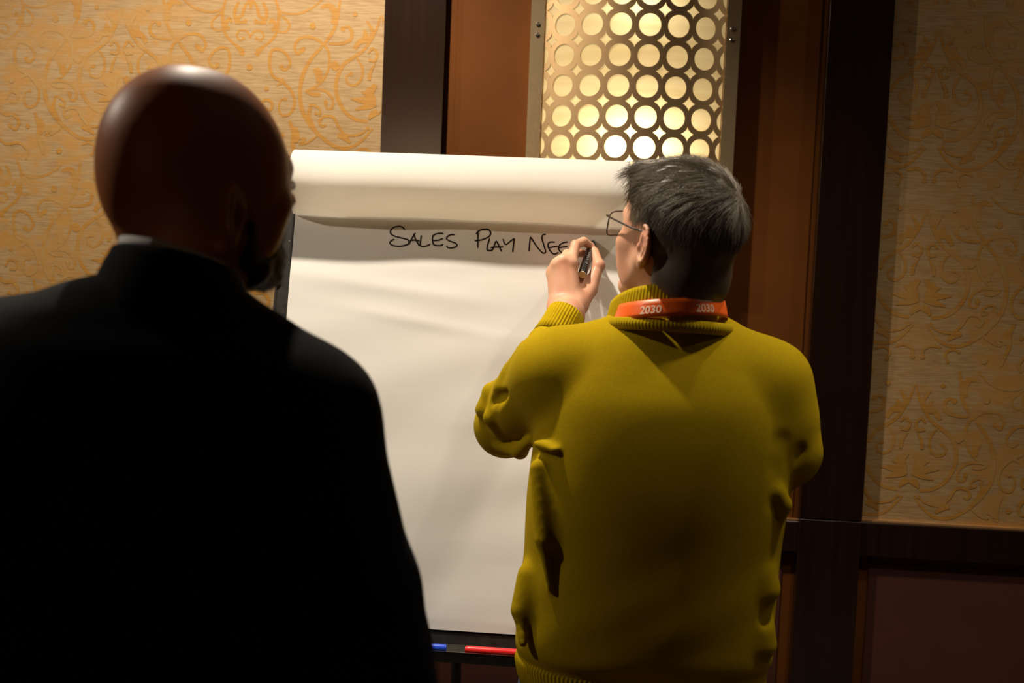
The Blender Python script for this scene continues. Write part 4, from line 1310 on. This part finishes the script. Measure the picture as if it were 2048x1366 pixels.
# collar: standing ribbed funnel, lower towards the front
cc2 = Q(1342, 640, YC2)
ccx = Q(1335, 655, YC2)+np.array([0, .000, 0])
ring_band('collar', MW['rib'], man2, ccx+np.array([-.010, .018, 0]), .078, .103, R(20), .062, .009, n=600, ribs=100, ribamp=.0013, flare=.006, yawr=R(25), sag_=-.25)
ring_band('neckline', MW['rib'], man2, Q(1340, 655, YC2), .097, .094, R(6), .020, .016, n=600, ribs=110, ribamp=.0009, yawr=R(-10), sag_=.0)
# lanyard around the collar
LC = Q(1340, 626, YC2); LAX, LAY, LT, LYAW, LSAG = .090, .100, R(9), R(4), .07
def lany(a, t, off=0.0):
    ca, sa = math.cos(a), math.sin(a); x = (LAX+off-.006*(t-.5))*ca; y = (LAY+off-.006*(t-.5))*sa
    z = (t-.5)*0.028-y*math.tan(LT)+LSAG*x
    return np.array([LC[0]+x*math.cos(LYAW)-y*math.sin(LYAW), LC[1]+x*math.sin(LYAW)+y*math.cos(LYAW), LC[2]+z])
V = []; F = []
A = np.linspace(R(-215), R(35), 90)
for a in A:
    for (t, o_) in ((0, .0), (0, .0012), (.25, .0014), (.5, .0015), (.75, .0014), (1, .0012), (1, 0)): V.append(lany(a, t, o_))
for i in range(len(A)-1):
    for k in range(7): F.append((i*7+k, (i+1)*7+k, (i+1)*7+(k+1) % 7, i*7+(k+1) % 7))
ln = mesh_np('lanyard', V, F, MW['lanyard'], man2); ln['label'] = 'bright orange printed lanyard around the collar'
# straps down the chest and badge
for a, sg in ((A[0], -1), (A[-1], 1)):
    p0 = lany(a, .5, 0)
    ch = np.array([rt2[0]+.0, YC2+.165, 1.20])
    P_ = spline([p0, p0+np.array([0, .03, -.05]), np.array([p0[0]*.6+ch[0]*.4, YC2+.150, 1.36]), ch], 6)
    mb = MB(); Vv = []
    for p in P_: Vv += [p+np.array([-.010, 0, 0]), p+np.array([.010, 0, 0]), p+np.array([.010, .0015, 0]), p+np.array([-.010, .0015, 0])]
    Fv = []
    for i in range(len(P_)-1):
        for k in range(4): Fv.append((i*4+k, i*4+(k+1) % 4, (i+1)*4+(k+1) % 4, (i+1)*4+k))
    mb.add(Vv, Fv); mb.build('strap', MW['lanyard'], ln)
# printed numbers
def text_verts(s, size):
    cu = bpy.data.curves.new('t', 'FONT'); cu.body = s; cu.size = size; cu.align_x = 'CENTER'; cu.align_y = 'CENTER'; cu.offset = size*.02
    cu.resolution_u = 4
    o = bpy.data.objects.new('t', cu); COL.objects.link(o)
    dg = bpy.context.evaluated_depsgraph_get(); me = bpy.data.meshes.new_from_object(o.evaluated_get(dg))
    V = np.array([v.co[:] for v in me.vertices]); F = [tuple(p.vertices) for p in me.polygons]
    bpy.data.objects.remove(o); bpy.data.curves.remove(cu); bpy.data.meshes.remove(me)
    return V, F
def lany_text(s, size, a_c, t_c):
    V, F = text_verts(s, size)
    W = []
    for v in V:
        W.append(lany(a_c+v[0]/LAX, t_c+v[1]/0.028, .0021))
    return W, F
def ang_at(px):
    best = None
    for a in np.linspace(R(-180), R(0), 400):
        p = lany(a, .5)-CAM; x = 1024+FPX*np.dot(p, rt)/np.dot(p, fw)
        if best is None or abs(x-px) < best[0]: best = (abs(x-px), a)
    return best[1]
for px in (1302, 1410):
    a = ang_at(px)
    mbt = MB()
    W, F = lany_text('2030', .0175, a, .40); mbt.add(W, F)
    # fine line of print above the number
    for k in range(9):
        a_ = a+(k-4)*.035
        W = [lany(a_-.013, .80, .0021), lany(a_+.013, .80, .0021), lany(a_+.013, .87, .0021), lany(a_-.013, .87, .0021)]
        mbt.add(W, [(0, 1, 2, 3)])
    o = mbt.build('lanyard_print', MW['print'], ln); o['label'] = 'white printed number 2030'

# ---- body of the writing man ----
f = Field()
f.local(HM2, H2, head_field(1.03))
nb2 = np.array([cc2[0], YC2+.005, cc2[2]-.05])
f.cap(H2+HM2@np.array([0, -.03, -.04]), nb2, .053, .054, .03)
f.loft([(.88, rt2[0], YC2, .15, .10), (1.0, rt2[0], YC2, .145, .10), (1.15, rt2[0], YC2, .15, .10), (1.3, nb2[0], YC2, .165, .10), (nb2[2]-.05, nb2[0], YC2, .13, .075), (nb2[2], nb2[0], YC2, .06, .05)], .03)
f.cap(nb2-np.array([0, 0, .05]), sl, .05, .045, .03); f.cap(nb2-np.array([0, 0, .05]), sr, .05, .045, .03)
f.chain([sl, el], [.045, .036], .03); f.chain([el, el+fa*.12, wr], [.036, .036, .0275], .02, .02)
f.chain([sr, er], [.045, .036], .03); f.chain([er, wr2], [.036, .026], .02)
dd = wr2-er
generic_hand(f, wr2, dd+np.array([-.05, .05, -.03]), (0, -.3, -1), 1, .5)
# left hand around the marker
def J(px, py, Y): return Q(px, py, Y)
YP = mtip[1]
Wj = wr
idx_ = [J(1141, 529, YP-.118), J(1151, 490, YP-.078), J(1167, 483, YP-.046), J(1182, 492, YP-.034)]
mid_ = [J(1127, 523, YP-.120), J(1134, 509, YP-.074), J(1154, 506, YP-.042), J(1171, 508, YP-.030)]
rin_ = [J(1115, 531, YP-.118), J(1118, 523, YP-.074), J(1134, 525, YP-.044), J(1152, 527, YP-.044)]
pin_ = [J(1106, 546, YP-.112), J(1106, 536, YP-.072), J(1120, 541, YP-.052), J(1138, 548, YP-.056)]
f.chain(idx_, [.0120, .0098, .0088, .0078], .008, .004)
f.chain(mid_, [.0120, .0098, .0088, .0078], .008, .004)
f.chain(rin_, [.0115, .0092, .0082, .0074], .008, .004)
f.chain(pin_, [.0105, .0084, .0075, .0066], .008, .004)
palm0 = [J(1150, 615, YP-.150), J(1138, 618, YP-.152), J(1126, 618, YP-.152), J(1114, 616, YP-.148)]
for a, b, r_ in zip(palm0, (idx_[0], mid_[0], rin_[0], pin_[0]), (.0165, .0165, .016, .015)):
    f.cap(a, b, r_, .0125, .012)
    f.cap(wr, a, .024, r_, .02)
# tendons on the back of the hand
for a, b in zip(palm0, (idx_[0], mid_[0], rin_[0])):
    off_ = np.array([0, -.0115, .001])
    f.cap(a+off_, b+np.array([0, -.0085, 0]), .0030, .0040, .006)
for b in (idx_[0], mid_[0], rin_[0]): f.ell(b+np.array([0, -.004, .002]), (.0105, .0105, .010), .006)
# thumb and the web beside it
th = [J(1160, 606, YP-.135), J(1180, 578, YP-.100), J(1197, 531, YP-.072), J(1189, 503, YP-.040)]
f.chain(th, [.0185, .0145, .0112, .0090], .016, .006)
f.cap(J(1146, 572, YP-.105), J(1168, 582, YP-.098), .012, .012, .016)
f.cap(J(1144, 552, YP-.092), J(1178, 568, YP-.086), .011, .011, .012)
f.ell(th[2]+np.array([.001, -.001, 0]), (.0118, .0118, .012), .005)
f.cap(wr-fa*.05, wr, .0265, .0260, .02)
# legs and feet
hip2 = np.array([rt2[0], YC2, .9])
for s in (-1, 1):
    h_ = hip2+np.array([s*.085, 0, 0]); kn = np.array([hip2[0]+s*.10, YC2+.01, .50]); an = np.array([hip2[0]+s*.105, YC2-.02, .09])
    f.cap(h_, kn, .075, .052, .03); f.cap(kn, an, .050, .036, .02)
    f.cap(an+np.array([0, -.02, -.045]), an+np.array([s*.02, .15, -.055]), .032, .026, .02)
V2, F2 = f.mesh(.0024); V2 = relax(V2, F2, 1, .35)
mesh_np('body', V2, F2, MW['skin_b'], man2)
tr_ = trousers(man2, np.array([(hc[0][0])]+[YC2, 0]), YC2, MW['jeans'], hc[0][2]+.03, .205, .120)
shoes(man2, hip2, YC2, MW['shoe_brown'])
eyes(man2, HM2, H2)

# ---- hair ----
def L2(v): return H2+HM2@np.array(v, float)
hf = Field()
hf.ell((0, -.014, .036), (.084, .106, .098), .01)
hf.ell((0, .045, .078), (.056, .050, .034), .03)             # front volume swept up
hf.ell((-.020, .068, .088), (.034, .026, .022), .02)
hf.ell((0, -.070, -.050), (.058, .036, .050), .03)
hf.ell((0, -.045, -.050), (.067, .055, .060), .02)
# face opening and ears cut away
hf.add(lambda P: -((P[:, 1]-.050)*.85-(P[:, 2]-.045)*.55), (-.2, -.2, -.2), (.2, .2, .2), .012, 'i') if False else None
def face_cut(P):
    # keep behind a hairline plane: temples at y ~ .045 low, forehead line y ~ .085 high
    x, y, z = P[:, 0], P[:, 1], P[:, 2]
    line = np.where(z > .055, .10+(z-.055)*1.5, np.where(z > .015, .052+(z-.015)*1.2, np.where(z > -.012, .034, .034)))
    line = np.interp(z, [-.2, -.03, -.012, .0, .02, .05, .065, .12], [.004, .004, .024, .050, .078, .090, .118, .20])
    return y-line
hf.add(face_cut, (-.3,)*3, (.3,)*3, .006, 'i')
def nape_cut(P): return -(P[:, 2]+.100+.2*np.clip(P[:, 1]+.06, 0, 1))
hf.add(nape_cut, (-.3,)*3, (.3,)*3, .01, 'i')
for s in (-1, 1): hf.ell((s*.086, -.004, -.004), (.020, .026, .036), .004, op='s')
hw = Field(); hw.local(HM2, H2, hf)
Vh, Fh = hw.mesh(.003)
LV = (Vh-H2)@HM2
# flow: from the crown outwards; forward on top
def flow(L):
    crown = np.array([.012, -.060, .115])
    v = L-crown
    topw = np.clip((L[:, 2]-.062)/.03, 0, 1)[:, None]
    fwd = np.array([-.55, .80, .0])
    side = np.sign(L[:, 0])[:, None]
    down = np.stack([np.zeros(len(L)), -.25+.0*L[:, 0], -np.ones(len(L))], 1)
    outw = v/np.linalg.norm(v, axis=1)[:, None]
    d = topw*(.75*fwd+.5*outw)+(1-topw)*(.55*down+.35*outw)
    return d
NL = frames_of(LV, Fh)
D = flow(LV); D -= NL*np.sum(D*NL, 1)[:, None]; D /= np.linalg.norm(D, axis=1)[:, None]+1e-6
# sculpt locks into the cap
ph = LV[:, 0]*95+LV[:, 1]*40*np.sign(LV[:, 2]-.05)
Sx = np.cross(NL, D)
lock = np.sin(np.sum(LV*np.array([150., 60, 10]), 1)+3*np.sin(LV[:, 1]*40))*.5+.5*np.sin(np.sum(LV*np.array([60., 170, 30]), 1))
amp = .0016*np.clip((LV[:, 2]+.02)/.06, 0.15, 1)
Vd = Vh+(NL@HM2.T)*(lock*amp)[:, None]
def grey_of(L, jit):
    g = np.clip((L[:, 1]+.012)/.04, 0, 1)*np.clip((.068-L[:, 2])/.03, 0, 1)*1.2
    g += .20*np.clip((L[:, 2]-.04)/.05, 0, 1)
    return np.clip(g*(.55+.6*jit)+.10*jit, 0, 1)
ho = mesh_np('hair', Vd, Fh, MW['hair'], man2); ho['label'] = 'short dark hair greying at the temples'
at = ho.data.attributes.new('grey', 'FLOAT', 'POINT'); at.data.foreach_set('value', (.6*grey_of(LV, np.full(len(LV), .3))).astype(np.float32))
N = 15000
sel = rng.integers(0, len(Vh), N)
Ls = LV[sel]; Nn = NL[sel]; Ds = D[sel]
okk = (np.linalg.norm(Ls-np.array([0, -.01, .02]), axis=1) > .06)&(NL[sel]@np.array([0, 1., 0]) < .75)
Ls, Nn, Ds = Ls[okk], Nn[okk], Ds[okk]
z = Ls[:, 2]
ln_ = np.interp(z, [-.1, -.04, .02, .06, .09, .13], [.007, .009, .016, .032, .042, .040])
ln_ *= rng.uniform(.7, 1.2, len(Ls))
# clumps: shared sideways jitter
cl = np.sin(Ls[:, 0]*210+Ls[:, 1]*90)*.30
sid = np.cross(Nn, Ds)
Dj = Ds+sid*(cl+rng.normal(0, .10, len(Ls)))[:, None]; Dj /= np.linalg.norm(Dj, axis=1)[:, None]
strands('hair_strands', MW['hair'], ho, Ls@HM2.T+H2, Nn@HM2.T, Dj@HM2.T, ln_, np.where(z > .05, .00042, .00030), 6,
        lift=.16, wig=.12, grey=grey_of(Ls, rng.uniform(0, 1, len(Ls))))

# ---- spectacles ----
gl = bpy.data.objects.new('glasses', None); link(gl, man2); gl.location = Vector([float(v) for v in (L2((0, .11, .01))-np.array(man2.location))]); gl['label'] = 'thin dark-framed rectangular glasses'
def gp(v): return L2(v)
for s in (-1, 1):
    cxs, w_, h_ = s*.034, .0265, .0205
    pts = []
    for k in range(41):
        a = 2*math.pi*k/40; e = 2/4.2
        x = cxs+w_*math.copysign(abs(math.cos(a))**e, math.cos(a)); z_ = -.001+h_*math.copysign(abs(math.sin(a))**e, math.sin(a))
        y_ = .117-.10*(abs(x)-.0)**2*14*.12
        pts.append(gp((x, y_-.012*(abs(x)/.06)**2, z_)))
    MB().tube(pts, .0012, 8, cap=False).build('rim', MW['frame'], gl, True)
    V = [gp((cxs, .1165-.012*(abs(cxs)/.06)**2, -.001))]+[p for p in pts[:-1]]
    mesh_np('lens', V, [(0, 1+k, 1+(k+1) % 40) for k in range(40)], MW['lens'], gl)
    hx = cxs+s*w_
    tp = spline([gp((hx, .104, .013)), gp((s*.0690, .100, .0135)), gp((s*.0765, .060, .013)), gp((s*.0790, .018, .012)), gp((s*.0800, -.006, .012)), gp((s*.0800, -.018, -.004)), gp((s*.079, -.024, -.016))], 5)
    MB().tube(list(tp), [.0014]*3+[.0017]*(len(tp)-3), 8).build('temple_arm', MW['frame'], gl, True)
MB().tube(list(spline([gp((-.0085, .116, .006)), gp((0, .119, .009)), gp((.0085, .116, .006))], 5)), .0014, 8).build('bridge', MW['frame'], gl, True)
print('done')
